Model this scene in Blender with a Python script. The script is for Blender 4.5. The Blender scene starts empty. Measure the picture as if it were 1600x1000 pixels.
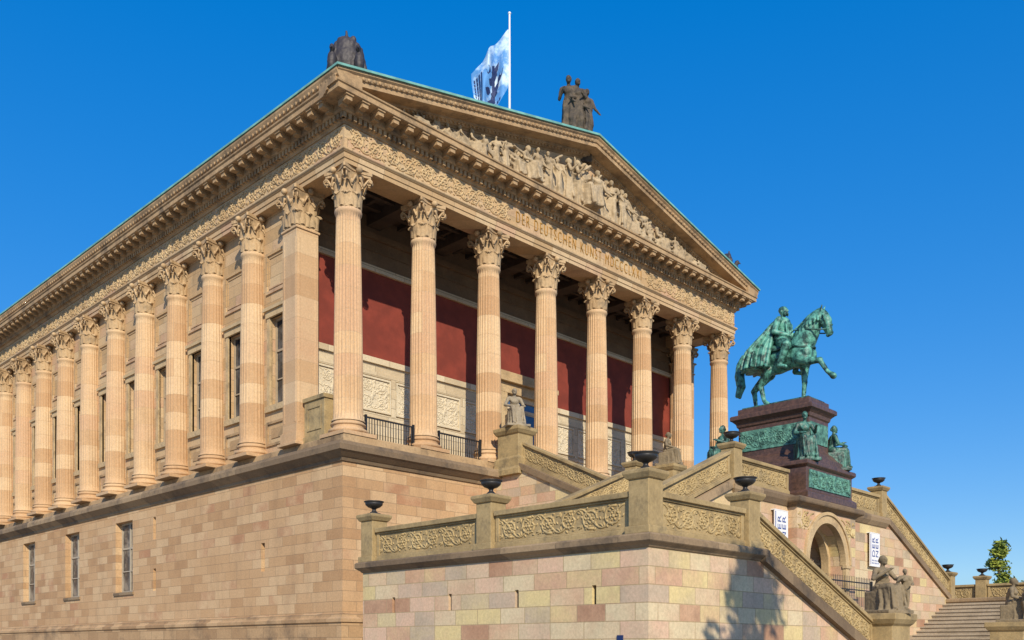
import bpy, bmesh, math, random
from mathutils import Vector, Matrix
random.seed(7)
sc=bpy.context.scene; COL=sc.collection
pi=math.pi; sin=math.sin; cos=math.cos

# ------------------------------------------------------------------ node helpers
def nd(nt,t,ins=None,**props):
    n=nt.nodes.new(t)
    for k,v in props.items(): setattr(n,k,v)
    for k,v in (ins or {}).items():
        if isinstance(v,bpy.types.NodeSocket): nt.links.new(v,n.inputs[k])
        else: n.inputs[k].default_value=v
    return n
def newmat(name,rough=.85,metal=0):
    m=bpy.data.materials.new(name); m.use_nodes=True; nt=m.node_tree
    b=nt.nodes['Principled BSDF']; b.inputs['Roughness'].default_value=rough; b.inputs['Metallic'].default_value=metal
    return m,nt,b
def c4(c): return (c[0],c[1],c[2],1)
def ramp(nt,fac,stops):
    r=nt.nodes.new('ShaderNodeValToRGB'); nt.links.new(fac,r.inputs[0]); e=r.color_ramp.elements
    while len(e)<len(stops): e.new(.5)
    for i,(p,c) in enumerate(stops): e[i].position=p; e[i].color=c4(c) if len(c)==3 else c
    return r.outputs[0]
def mix(nt,f,a,b,mode='MIX'):
    n=nt.nodes.new('ShaderNodeMix'); n.data_type='RGBA'; n.blend_type=mode
    for k,v in ((0,f),(6,a),(7,b)):
        if isinstance(v,bpy.types.NodeSocket): nt.links.new(v,n.inputs[k])
        else: n.inputs[k].default_value=v if not isinstance(v,tuple) else c4(v)
    return n.outputs[2]
def mth(nt,op,a,b=0):
    n=nt.nodes.new('ShaderNodeMath'); n.operation=op
    for k,v in ((0,a),(1,b)):
        if isinstance(v,bpy.types.NodeSocket): nt.links.new(v,n.inputs[k])
        else: n.inputs[k].default_value=v
    return n.outputs[0]
def noise_(nt,vec,scale,detail=5,rough=.6):
    return nd(nt,'ShaderNodeTexNoise',{'Vector':vec,'Scale':scale,'Detail':detail,'Roughness':rough}).outputs[0]

def stone(name,tones,bw=0,bh=.4,mort=.012,dirt=.3,dcol=(.07,.06,.045),dscale=.5,bump=.25,rnd=0,streak=1.0,mdark=.6,lo=.5,hi=.72,bigk=.55):
    m,nt,b=newmat(name,.88)
    obj=nd(nt,'ShaderNodeTexCoord').outputs['Object']
    big=noise_(nt,obj,.9,6); fine=noise_(nt,obj,14,6,.7)
    h=fine
    if bw:
        s=nd(nt,'ShaderNodeSeparateXYZ',{0:obj})
        u=mth(nt,'ADD',s.outputs[0],s.outputs[1])
        c=nd(nt,'ShaderNodeCombineXYZ',{0:u,1:s.outputs[2],2:0.0}).outputs[0]
        br=nd(nt,'ShaderNodeTexBrick',{'Vector':c,'Color1':(0,0,0,1),'Color2':(1,1,1,1),'Mortar':(.5,.5,.5,1),'Scale':1.0,
              'Mortar Size':mort,'Mortar Smooth':.3,'Bias':0.0,'Brick Width':bw,'Row Height':bh})
        br.offset=.5; br.offset_frequency=2; br.squash=.8; br.squash_frequency=3
        t=mth(nt,'ADD',br.outputs[0],mth(nt,'MULTIPLY',mth(nt,'SUBTRACT',big,.5),bigk))
    else: t=mth(nt,'ADD',mth(nt,'MULTIPLY',mth(nt,'SUBTRACT',big,.5),1.8),.5)
    if rnd:
        oi=nd(nt,'ShaderNodeObjectInfo').outputs['Random']
        t=mth(nt,'ADD',t,mth(nt,'MULTIPLY',mth(nt,'SUBTRACT',oi,.5),rnd))
    col=ramp(nt,t,tones)
    col=mix(nt,.5,col,ramp(nt,fine,[(.3,(.62,.60,.58)),(.7,(1.25,1.22,1.2))]),'MULTIPLY')
    if bw:
        col=mix(nt,mth(nt,'MULTIPLY',br.outputs[1],mdark),col,(.11,.08,.05))
        h=mth(nt,'SUBTRACT',mth(nt,'MULTIPLY',fine,.4),br.outputs[1])
    mp=nd(nt,'ShaderNodeMapping',{'Vector':obj,'Scale':(1,1,streak)}).outputs[0]
    dn=noise_(nt,mp,dscale,9,.68)
    df=mth(nt,'MULTIPLY',ramp(nt,dn,[(lo,(0,0,0)),(hi,(1,1,1))]),dirt)
    col=mix(nt,df,col,dcol)
    nt.links.new(col,b.inputs['Base Color'])
    bp=nd(nt,'ShaderNodeBump',{'Height':h,'Strength':bump,'Distance':.03})
    nt.links.new(bp.outputs[0],b.inputs['Normal'])
    return m
def plain(name,c,rough=.6,metal=0,var=.3,scale=3,c2=None,lo=.4,hi=.65,bump=0):
    m,nt,b=newmat(name,rough,metal)
    obj=nd(nt,'ShaderNodeTexCoord').outputs['Object']
    n=noise_(nt,obj,scale,7,.65)
    c2=c2 or tuple(x*(1-var) for x in c)
    nt.links.new(ramp(nt,n,[(lo,c2),(hi,c)]),b.inputs['Base Color'])
    if bump:
        bp=nd(nt,'ShaderNodeBump',{'Height':n,'Strength':bump,'Distance':.05}); nt.links.new(bp.outputs[0],b.inputs['Normal'])
    return m

M={}
M['podium']=stone('podium_sandstone',[(.0,(.43,.255,.125)),(.22,(.52,.325,.165)),(.55,(.56,.365,.195)),(.85,(.61,.425,.24)),(1,(.45,.24,.125))],bw=1.25,bh=.38,mort=.011,dirt=.35,dscale=1.0,mdark=.55,bigk=.5,dcol=(.20,.125,.07),streak=.35)
M['plinth']=stone('dark_plinth_sandstone',[(.0,(.33,.20,.10)),(.5,(.45,.29,.15)),(1,(.52,.35,.19))],bw=1.25,bh=.42,mort=.012,dirt=.75,dscale=.7,mdark=.55,dcol=(.09,.065,.045))
M['landing']=stone('landing_sandstone',[(.0,(.40,.225,.135)),(.13,(.60,.385,.24)),(.27,(.66,.55,.35)),(.42,(.56,.35,.23)),(.56,(.68,.55,.27)),(.70,(.49,.39,.28)),(.84,(.66,.45,.31)),(.94,(.58,.47,.31)),(1,(.36,.28,.19))],bw=1.0,bh=.38,mort=.011,dirt=.22,dscale=.8,mdark=.45,bigk=.3)
M['wall']=stone('upper_wall_sandstone',[(.0,(.45,.30,.15)),(.35,(.54,.37,.20)),(.7,(.58,.43,.25)),(1,(.52,.33,.20))],bw=1.5,bh=.5,dirt=.45,dscale=.9,dcol=(.15,.11,.065))
M['shaft']=stone('column_sandstone',[(.0,(.49,.305,.16)),(.4,(.59,.40,.225)),(.7,(.63,.455,.27)),(1,(.56,.36,.21))],bw=60,bh=.83,mort=.008,dirt=.45,rnd=.45,streak=.2,mdark=.32,dscale=1.2,lo=.5,hi=.8,dcol=(.18,.125,.075))
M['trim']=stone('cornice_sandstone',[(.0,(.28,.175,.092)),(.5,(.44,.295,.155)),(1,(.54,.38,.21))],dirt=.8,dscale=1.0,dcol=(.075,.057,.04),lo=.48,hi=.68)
M['relief']=stone('carved_sandstone',[(.0,(.39,.27,.14)),(.5,(.53,.39,.215)),(1,(.60,.47,.28))],dirt=.55,dscale=1.4,dcol=(.11,.085,.055))
M['pedrel']=stone('weathered_pediment_carving',[(.0,(.28,.21,.13)),(.5,(.43,.335,.21)),(1,(.54,.43,.275))],dirt=.75,dscale=2.2,dcol=(.09,.072,.05))
M['capital']=stone('capital_sandstone',[(.0,(.34,.22,.11)),(.5,(.51,.36,.20)),(1,(.58,.43,.25))],dirt=.65,dscale=1.6,rnd=.3)
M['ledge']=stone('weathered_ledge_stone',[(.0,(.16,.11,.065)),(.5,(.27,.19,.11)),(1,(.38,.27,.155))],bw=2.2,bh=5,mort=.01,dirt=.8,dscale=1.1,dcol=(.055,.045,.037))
M['balus']=stone('balustrade_stone',[(.0,(.22,.16,.075)),(.5,(.38,.28,.135)),(1,(.49,.37,.185))],dirt=.75,dscale=1.5,dcol=(.080,.07,.05))
M['balrel']=stone('balustrade_relief_stone',[(.0,(.28,.20,.09)),(.5,(.45,.34,.165)),(1,(.55,.43,.22))],dirt=.6,dscale=1.8,dcol=(.085,.075,.055))
M['cream']=stone('cream_portico_stone',[(.0,(.54,.44,.29)),(.5,(.63,.53,.36)),(1,(.68,.59,.42))],bw=2.0,bh=.42,mort=.014,dirt=.22)
M['creamr']=stone('pale_portico_carving',[(.0,(.56,.48,.33)),(.5,(.68,.60,.44)),(1,(.73,.66,.50))],dirt=.3,dscale=2)
M['brownw']=stone('soffit_shade_brown_wall',[(.0,(.13,.085,.048)),(.5,(.18,.12,.068)),(1,(.24,.165,.095))],dirt=.4)  # dark brown puts the shade under the portico soffit into the wall colour
M['red']=plain('red_plaster_wall',(.245,.042,.024),.8,0,.28,1.2)
M['dark']=plain('dark_coffered_timber',(.085,.06,.042),.8,0,.4,2)
M['copper']=plain('green_copper_roof',(.22,.50,.42),.6,0,.3,1.5,c2=(.14,.33,.29))
M['verd']=plain('verdigris_bronze',(.125,.39,.305),.5,.0,.3,4.0,c2=(.012,.050,.043),lo=.41,hi=.60,bump=.3)
M['verd_dark']=plain('dark_verdigris_bronze',(.085,.235,.185),.5,.0,.3,3.6,c2=(.012,.036,.031),lo=.42,hi=.64,bump=.3)
M['verd_rel']=plain('dull_green_relief_bronze',(.14,.35,.27),.6,.0,.3,5.0,c2=(.04,.11,.088),lo=.40,hi=.62,bump=.25)
M['acro']=plain('blackened_bronze',(.050,.043,.048),.6,.0,.4,3,bump=.2)
M['acrob']=plain('blackened_brown_stone',(.12,.09,.058),.8,.0,.4,3,c2=(.042,.035,.028),bump=.2)
M['urn']=plain('black_cast_iron',(.030,.029,.030),.45,.0,.3,6)
M['iron']=plain('black_wrought_iron',(.02,.02,.022),.5,.0,.3,5)
M['granite']=plain('red_brown_granite',(.135,.072,.052),.42,0,.3,9,c2=(.070,.040,.031))
M['statue']=stone('grey_statue_stone',[(.0,(.13,.105,.065)),(.5,(.245,.19,.115)),(1,(.34,.27,.165))],dirt=.8,dscale=3.5,dcol=(.045,.04,.034))
M['statuel']=stone('pale_statue_stone',[(.0,(.20,.165,.115)),(.5,(.33,.275,.19)),(1,(.43,.365,.26))],dirt=.75,dscale=3.5,dcol=(.07,.062,.052))
M['frame']=plain('window_frame_paint',(.44,.38,.29),.6,0,.15,3)
M['framed']=plain('pale_window_frame_paint',(.42,.33,.22),.6,0,.15,3)
M['gold']=plain('gilt_letters',(.52,.28,.045),.45,.3,.2,3)
M['flag']=plain('blue_and_white_flag_cloth',(.58,.74,.90),.8,0,.1,.8,c2=(.10,.29,.62),lo=.45,hi=.58)
M['navy']=plain('navy_print',(.012,.032,.13),.7,0,.2,2)
M['blue']=plain('blue_banner_print',(.035,.085,.34),.7,0,.2,2)
M['white']=plain('white_banner_cloth',(.80,.80,.80),.7,0,.05,2)
M['pole']=plain('white_painted_metal',(.8,.8,.8),.4,0,.05,2)
M['step']=stone('grey_step_stone',[(.0,(.31,.26,.19)),(.5,(.39,.33,.25)),(1,(.45,.39,.30))],dirt=.35,dscale=1.2)
M['ground']=stone('paving_ground',[(.0,(.24,.21,.17)),(.5,(.29,.26,.21)),(1,(.33,.3,.25))],dirt=.3)
M['bark']=plain('bark',(.09,.065,.045),.9,0,.4,6)
M['leaf']=plain('leaves_yellow_green',(.34,.35,.035),.7,0,.4,1.1,c2=(.13,.19,.025))
M['leafd']=plain('leaves_dark_green',(.08,.12,.025),.7,0,.4,1.1,c2=(.035,.065,.016))
def glass(name,a,b_,lo=.4,hi=.7,sc_=1.5,r=.08):
    m,nt,b=newmat(name,r); n=noise_(nt,nd(nt,'ShaderNodeTexCoord').outputs['Object'],sc_,3)
    nt.links.new(ramp(nt,n,[(lo,a),(hi,b_)]),b.inputs['Base Color']); return m
M['glass']=glass('dark_window_glass',(.02,.024,.03),(.12,.12,.12))
M['pglass']=glass('curtained_window_glass',(.04,.042,.045),(.22,.20,.17),.44,.6,1.5,.3)
M['dglass']=glass('sky_reflection_door_glass',(.04,.10,.22),(.08,.17,.34))  # blue base colour paints the reflected sky into the door glass
M['wood']=plain('dark_oak_door',(.045,.03,.02),.7,0,.4,4)

# ------------------------------------------------------------------ mesh builder
WK={}
class MB:
    def __init__(s): s.v=[]; s.f=[]; s.s=[]
    def add(s,vs,fs,sm=False,fn=None):
        o=len(s.v)
        s.v.extend([tuple(fn(*p)) for p in vs] if fn else [tuple(p) for p in vs])
        s.f.extend([tuple(i+o for i in f) for f in fs]); s.s.extend([sm]*len(fs))
    def box(s,x0,x1,y0,y1,z0,z1,fn=None):
        s.add([(x0,y0,z0),(x1,y0,z0),(x1,y1,z0),(x0,y1,z0),(x0,y0,z1),(x1,y0,z1),(x1,y1,z1),(x0,y1,z1)],
              [(0,3,2,1),(4,5,6,7),(0,1,5,4),(1,2,6,5),(2,3,7,6),(3,0,4,7)],False,fn)
    def prism(s,poly,ax,a,b):
        n=len(poly)
        P={'x':lambda p,q,t:(t,p,q),'y':lambda p,q,t:(p,t,q),'z':lambda p,q,t:(p,q,t)}[ax]
        s.add([P(p,q,a) for p,q in poly]+[P(p,q,b) for p,q in poly],
              [tuple(range(n)),tuple(range(2*n-1,n-1,-1))]+[(i,(i+1)%n,n+(i+1)%n,n+i) for i in range(n)])
    def lathe(s,prof,n,c=(0,0,0),sm=True,rf=None,cap=True):
        vs=[]; fs=[]
        for r,z in prof:
            for i in range(n):
                a=2*pi*i/n; k=r*(rf(a) if rf else 1)
                vs.append((c[0]+k*cos(a),c[1]+k*sin(a),c[2]+z))
        m=len(prof)
        for j in range(m-1):
            for i in range(n): fs.append((j*n+i,j*n+(i+1)%n,(j+1)*n+(i+1)%n,(j+1)*n+i))
        s.add(vs,fs,sm)
        if cap: s.add(vs[:n],[tuple(range(n-1,-1,-1))]); s.add(vs[-n:],[tuple(range(n))])
    def tube(s,pts,r,n=5,fn=None,sm=True):
        pts=[Vector(p) for p in pts]; m=len(pts)
        rr=r if isinstance(r,(list,tuple)) else [r]*m
        vs=[]; fs=[]
        for i,p in enumerate(pts):
            t=(pts[min(i+1,m-1)]-pts[max(i-1,0)])
            if t.length<1e-6: t=Vector((0,0,1))
            t.normalize(); up=Vector((0,0,1)) if abs(t.z)<.9 else Vector((1,0,0))
            a=t.cross(up).normalized(); b=t.cross(a)
            for k in range(n):
                g=2*pi*k/n; vs.append(tuple(p+(a*cos(g)+b*sin(g))*rr[i]))
        for i in range(m-1):
            for k in range(n): fs.append((i*n+k,i*n+(k+1)%n,(i+1)*n+(k+1)%n,(i+1)*n+k))
        fs.append(tuple(range(n-1,-1,-1))); fs.append(tuple((m-1)*n+k for k in range(n)))
        s.add(vs,fs,sm,fn)
    def rings(s,x0,x1,y0,y1,prof,cap=False):
        vs=[];fs=[]
        for o,z in prof: vs+= [(x0-o,y0-o,z),(x1+o,y0-o,z),(x1+o,y1+o,z),(x0-o,y1+o,z)]
        for j in range(len(prof)-1):
            for i in range(4): fs.append((j*4+i,j*4+(i+1)%4,j*4+4+(i+1)%4,j*4+4+i))
        if cap: fs.append((3,2,1,0)); k=4*(len(prof)-1); fs.append((k,k+1,k+2,k+3))
        s.add(vs,fs)
    def ell(s,c,r,nu=8,nv=5,fn=None,mat=None,sm=True):
        vs=[(0,0,-1)]; fs=[]
        for j in range(1,nv):
            t=-pi/2+pi*j/nv
            for i in range(nu): a=2*pi*i/nu; vs.append((cos(t)*cos(a),cos(t)*sin(a),sin(t)))
        vs.append((0,0,1)); top=len(vs)-1
        for i in range(nu):
            fs.append((0,1+(i+1)%nu,1+i)); fs.append((top,top-nu+i,top-nu+(i+1)%nu))
        for j in range(nv-2):
            for i in range(nu): fs.append((1+j*nu+i,1+j*nu+(i+1)%nu,1+(j+1)*nu+(i+1)%nu,1+(j+1)*nu+i))
        o=[]
        for v in vs:
            p=Vector((v[0]*r[0],v[1]*r[1],v[2]*r[2]))
            if mat: p=mat@p
            o.append((c[0]+p.x,c[1]+p.y,c[2]+p.z))
        s.add(o,fs,sm,fn)
    def cap(s,p,q,r1,r2,n=10):
        p=Vector(p);q=Vector(q);d=q-p;L=max(d.length,1e-5);d=d/L
        up=Vector((0,0,1)) if abs(d.z)<.9 else Vector((1,0,0)); a=d.cross(up).normalized(); b=d.cross(a)
        rings=[]
        for k in range(1,4): t=-pi/2+pi/2*k/3; rings.append((sin(t)*r1,cos(t)*r1))
        for k in range(0,3): t=pi/2*k/3; rings.append((L+sin(t)*r2,cos(t)*r2))
        vs=[tuple(p-d*r1)];fs=[]
        for h,r in rings:
            for i in range(n): g=2*pi*i/n; vs.append(tuple(p+d*h+(a*cos(g)+b*sin(g))*r))
        vs.append(tuple(p+d*(L+r2))); top=len(vs)-1; m=len(rings)
        for i in range(n): fs.append((0,1+i,1+(i+1)%n)); fs.append((top,top-n+(i+1)%n,top-n+i))
        for j in range(m-1):
            for i in range(n): fs.append((1+j*n+i,1+(j+1)*n+i,1+(j+1)*n+(i+1)%n,1+j*n+(i+1)%n))
        s.add(vs,fs,True)
    def drape(s,rings,nf=9,amp=.1,seed=0,n=48,fn=None):
        vs=[];fs=[]
        for j,(c,rx,ry) in enumerate(rings):
            am=amp*(j/(len(rings)-1))**.5
            for i in range(n):
                a=2*pi*i/n; k=1+am*(sin(nf*a+seed)+.5*sin((2*nf-5)*a+seed*2.1))
                vs.append((c[0]+rx*k*cos(a),c[1]+ry*k*sin(a),c[2]))
        m=len(rings)
        for j in range(m-1):
            for i in range(n): fs.append((j*n+i,j*n+(i+1)%n,(j+1)*n+(i+1)%n,(j+1)*n+i))
        fs.append(tuple(range(n))); fs.append(tuple((m-1)*n+i for i in range(n-1,-1,-1)))
        s.add(vs,fs,True,fn)
    def mesh(s,name):
        me=bpy.data.meshes.new(name); me.from_pydata(s.v,[],s.f); me.polygons.foreach_set('use_smooth',s.s)
        bm=bmesh.new(); bm.from_mesh(me); bmesh.ops.recalc_face_normals(bm,faces=bm.faces); bm.to_mesh(me); bm.free()
        return me
    def build(s,name,m,parent=None,loc=None,bevel=0,rz=0):
        me=s.mesh(name); me.materials.append(M[m] if isinstance(m,str) else m)
        o=bpy.data.objects.new(name,me); COL.objects.link(o); setp(o,parent)
        if loc: o.location=loc
        o.rotation_euler.z=rz
        if bevel:
            md=o.modifiers.new('bevel','BEVEL'); md.width=bevel; md.segments=2; md.limit_method='ANGLE'; md.angle_limit=math.radians(40)
        return o
    def blob(s,name,m,parent=None,loc=None,vox=.04,it=2,rz=0,disp=0,dsize=.2):
        o=s.build(name,m,parent,None)
        md=o.modifiers.new('r','REMESH'); md.mode='VOXEL'; md.voxel_size=vox; md.use_smooth_shade=True
        if disp:
            tx=bpy.data.textures.new('folds','CLOUDS'); tx.noise_scale=dsize; tx.noise_depth=2
            d=o.modifiers.new('d','DISPLACE'); d.texture=tx; d.strength=disp; d.mid_level=.5
        if it: k=o.modifiers.new('s','SMOOTH'); k.factor=.5; k.iterations=it
        dg=bpy.context.evaluated_depsgraph_get(); dg.update()
        me=bpy.data.meshes.new_from_object(o.evaluated_get(dg)); o.modifiers.clear(); o.data=me
        me.polygons.foreach_set('use_smooth',[True]*len(me.polygons))
        if loc: o.location=loc
        o.rotation_euler.z=rz
        return o
def setp(o,parent):
    if parent:
        o.parent=parent
        if parent.name in WK: o.matrix_parent_inverse=Matrix.Translation(-Vector(WK[parent.name]))
def empty(name,loc,label,cat,group=None,world=True):
    o=bpy.data.objects.new(name,None); COL.objects.link(o); o.location=loc; o.empty_display_size=.5
    if world: WK[o.name]=loc
    return tag(o,label,cat,group)
def tag(o,label,cat,group=None,kind=None):
    if label: o['label']=label
    if cat: o['category']=cat
    if group: o['group']=group
    if kind: o['kind']=kind
    return o
def dup(o,loc,rz=None):
    c=o.copy(); COL.objects.link(c); c.location=loc
    if rz is not None: c.rotation_euler.z=rz
    for ch in list(o.children):
        k=ch.copy(); COL.objects.link(k); k.parent=c
    return c
def wall(mb,P,u0,u1,z0,z1,ops,depth):
    us=sorted({u0,u1}|{e for o in ops for e in o[:2]}); zs=sorted({z0,z1}|{e for o in ops for e in o[2:4]})
    for i in range(len(us)-1):
        for j in range(len(zs)-1):
            cu=(us[i]+us[i+1])/2; cz=(zs[j]+zs[j+1])/2
            if any(o[0]<cu<o[1] and o[2]<cz<o[3] for o in ops): continue
            mb.add([P(us[i],zs[j],0),P(us[i+1],zs[j],0),P(us[i+1],zs[j+1],0),P(us[i],zs[j+1],0)],[(0,1,2,3)])
    for a,b,c,d in [o[:4] for o in ops]:
        q=[(a,c),(b,c),(b,d),(a,d)]
        for i in range(4):
            p,r=q[i],q[(i+1)%4]
            mb.add([P(*p,0),P(*r,0),P(*r,depth),P(*p,depth)],[(0,1,2,3)])
def scroll(mb,fn,s0,s1,h0,h1,d,thick=1.0):
    hh=h1-h0; n=max(1,round((s1-s0)/(hh*1.08))); w=(s1-s0)/n; cy=(h0+h1)/2; rn=random.Random(int(s0*100)+n)
    mb.tube([(s0+(s1-s0)*k/(n*8),cy+sin(k/8*pi+pi/2)*hh*.43,d) for k in range(n*8+1)],.045*hh*thick,4,fn)
    for i in range(n):
        cx=s0+(i+.5)*w; sg=1 if i%2 else -1; R0=.42*hh*rn.uniform(.94,1.04)
        pts=[];rs=[]
        for k in range(19):
            a=k/18; g=sg*(-pi*.6+a*2*pi*1.4); r=R0*(1-.72*a)
            pts.append((cx+cos(g)*r*min(1.15,w/hh),cy+sin(g)*r,d)); rs.append(.058*hh*(1-.4*a)*thick)
        mb.tube(pts,rs,4,fn)
        mb.ell((cx,cy,d),(.10*hh,.10*hh,.08*hh),6,4,fn)
        for j in range(6):
            g=j*pi/3; mb.ell((cx+cos(g)*.15*hh,cy+sin(g)*.15*hh,d),(.075*hh,.05*hh,.055*hh),6,4,fn,Matrix.Rotation(g,3,'Z'))
        for j in range(8):
            g=sg*j*.8+rn.uniform(-.25,.25); rr=R0*.72
            mb.ell((cx+cos(g)*rr,cy+sin(g)*rr,d),(.10*hh,.042*hh,.055*hh),6,4,fn,Matrix.Rotation(g+.7*sg,3,'Z'))
        for j in range(6):
            g=sg*j*1.05+rn.uniform(-.2,.2)
            mb.ell((cx+cos(g)*R0*1.12,min(h1-.03*hh,max(h0+.03*hh,cy+sin(g)*R0*1.12)),d),(.085*hh,.04*hh,.05*hh),6,4,fn,Matrix.Rotation(g+1.1*sg,3,'Z'))
        for q in (-1,1):
            for e in (-.12,.0,.12): mb.ell((cx+w*.5*.98+e*hh*.7,cy+q*(.34-abs(e)*.5)*hh,d),(.12*hh,.04*hh,.05*hh),6,4,fn,Matrix.Rotation(q*(1.4-e*8)*.6*sg,3,'Z'))
def textmesh(txt,name,m,parent,width,height,fn,ext=.02,off=0,space=1.12):
    cu=bpy.data.curves.new('t','FONT'); cu.body=txt; cu.size=1; cu.extrude=ext; cu.space_character=space; cu.offset=off
    t=bpy.data.objects.new('t',cu); COL.objects.link(t)
    dg=bpy.context.evaluated_depsgraph_get(); dg.update()
    me=bpy.data.meshes.new_from_object(t.evaluated_get(dg)); bpy.data.objects.remove(t)
    xs=[v.co.x for v in me.vertices]; ys=[v.co.y for v in me.vertices]
    x0,x1,y0,y1=min(xs),max(xs),min(ys),max(ys)
    for v in me.vertices: v.co=Vector(fn((v.co.x-x0)/(x1-x0)*width,(v.co.y-y0)/(y1-y0)*height,v.co.z))
    me.name=name; me.materials.clear(); me.materials.append(M[m])
    o=bpy.data.objects.new(name,me); COL.objects.link(o); setp(o,parent); return o

# ------------------------------------------------------------------ constants
W=27.73; CX=W/2; LEN=62.0
EYE=1.7
Fd=Vector((.7157,.6984,0)).normalized(); Rd=Vector((Fd.y,-Fd.x,0))

# ================================================================== MUSEUM
mus=empty('museum',(CX,0,0),'sandstone temple fronted museum with fluted columns, carved pediment and tall podium','museum building')
mb=MB()
wins=[(a-1.0,a+1.0,4.5,8.05) for a in (18.6,25.3,32.0,38.7)]
slits=[(5.3,5.58,4.8,5.95),(15.05,15.33,6.9,7.95),(15.05,15.33,4.45,5.5)]
wall(mb,lambda u,z,d:(d,u,z),0,LEN,0,8.6,wins+slits,.5)
wall(mb,lambda u,z,d:(u,d,z),0,W,0,8.6,[],.5)
mb.add([(W,0,0),(W,LEN,0),(W,LEN,8.6),(W,0,8.6)],[(0,1,2,3)]); mb.add([(0,LEN,0),(W,LEN,0),(W,LEN,8.6),(0,LEN,8.6)],[(0,1,2,3)])
mb.build('podium','podium',mus)
sp=MB(); sp.box(.20,.26,-.13,.13,.01,1.14); sl_=sp.build('slit_shade_backing','iron',mus,(0,5.44,4.8))  # dark backing sheet stands in for the shade inside the slit
mm=MB(); mm.box(.20,.26,-.13,.13,.01,1.04)
s2=mm.build('slit_shade_backing','iron',mus,(0,15.19,6.9)); dup(s2,(0,15.19,4.45))  # same dark backing, giving these two slits their shade
mb=MB(); mb.rings(0,W,0,LEN,[(0,3.0),(.08,2.96),(.10,2.86),(.22,2.78),(.22,2.66),(.16,2.62),(.16,1.2),(.3,1.1),(.3,0)]); mb.build('plinth','plinth',mus)
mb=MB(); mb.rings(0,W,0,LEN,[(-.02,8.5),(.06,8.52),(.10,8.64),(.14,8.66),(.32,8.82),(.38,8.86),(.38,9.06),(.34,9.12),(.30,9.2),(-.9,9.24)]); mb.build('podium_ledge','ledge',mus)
mb=MB(); mb.box(.2,W-.2,.2,LEN,9.15,9.6); mb.build('stylobate','trim',mus,bevel=.02)
def podwin(root,w,h,m,g_):
    mb=MB(); t=.10
    for a,b,c,d in ((-w/2,-w/2+t,0,h),(w/2-t,w/2,0,h),(-.05,.05,0,h),(-w/2,w/2,h-t,h),(-w/2,w/2,0,t),(-w/2,w/2,h*.62,h*.62+.09),(-w/2,w/2,h*.3,h*.3+.05)):
        mb.box(-.05,.05,a,b,c,d)
    f=mb.build('window',m,root)
    g=MB(); g.box(.0,.02,-w/2+.02,w/2-.02,.02,h-.02); g.build('pane',g_,f)
    return f
p=podwin(mus,2.0,3.55,'frame','pglass'); p.location=(.36,18.6,4.5)
mb=MB(); mb.box(-.43,.1,-1.15,1.15,-.14,0); mb.build('sill','ledge',p)
for a in (25.3,32.0,38.7): dup(p,(.36,a,4.5))
cols_y=[3.65+3.40*i for i in range(0,13)]
mids=[(cols_y[i]+cols_y[i+1])/2 for i in range(12)]
mb=MB(); ops=[(a-.68,a+.68,11.7,15.35) for a in mids]
wall(mb,lambda u,z,d:(.72+d,u,z),4.2,LEN,9.6,20.0,ops,.35)
mb.add([(W-.72,4.2,9.6),(W-.72,LEN,9.6),(W-.72,LEN,20),(W-.72,4.2,20)],[(0,1,2,3)])
mb.build('side_wall','wall',mus)
p2=podwin(mus,1.36,3.65,'framed','glass'); p2.location=(.98,mids[0],11.7)
mb=MB(); X=-.98; Z=-11.7
for x0,x1,y0,y1,z0,z1 in ((.60,.9,-.98,.98,11.45,11.7),(.66,.8,-.90,-.68,11.7,15.35),(.66,.8,.68,.90,11.7,15.35),(.62,.8,-.95,.95,15.35,15.62),(.54,.8,-1.05,1.05,15.62,15.76)):
    mb.box(x0+X,x1+X,y0,y1,z0+Z,z1+Z)
mb.build('surround','relief',p2)
for a in mids[1:]: dup(p2,(.98,a,11.7))
def framebox(mb,y0,y1,z0,z1,t,xa,xb):
    mb.box(xa,xb,y0,y1,z0,z0+t); mb.box(xa,xb,y0,y1,z1-t,z1); mb.box(xa,xb,y0,y0+t,z0+t,z1-t); mb.box(xa,xb,y1-t,y1,z0+t,z1-t)
mb=MB(); framebox(mb,-.95,.95,-.5,.5,.1,-.06,.08); mb.box(-.03,.08,-.6,.6,-.2,.2); lp=mb.build('lower_panel','trim',mus,(.72,mids[0],10.55))
for a in mids[1:]: dup(lp,(.72,a,10.55))
mb=MB(); framebox(mb,-1.0,1.0,-.85,.85,.12,-.06,.08); framebox(mb,-.8,.8,-.65,.65,.05,-.03,.08); up=mb.build('upper_panel','wall',mus,(.72,mids[0],17.2))
for a in mids[1:]: dup(up,(.72,a,17.2))

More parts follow.
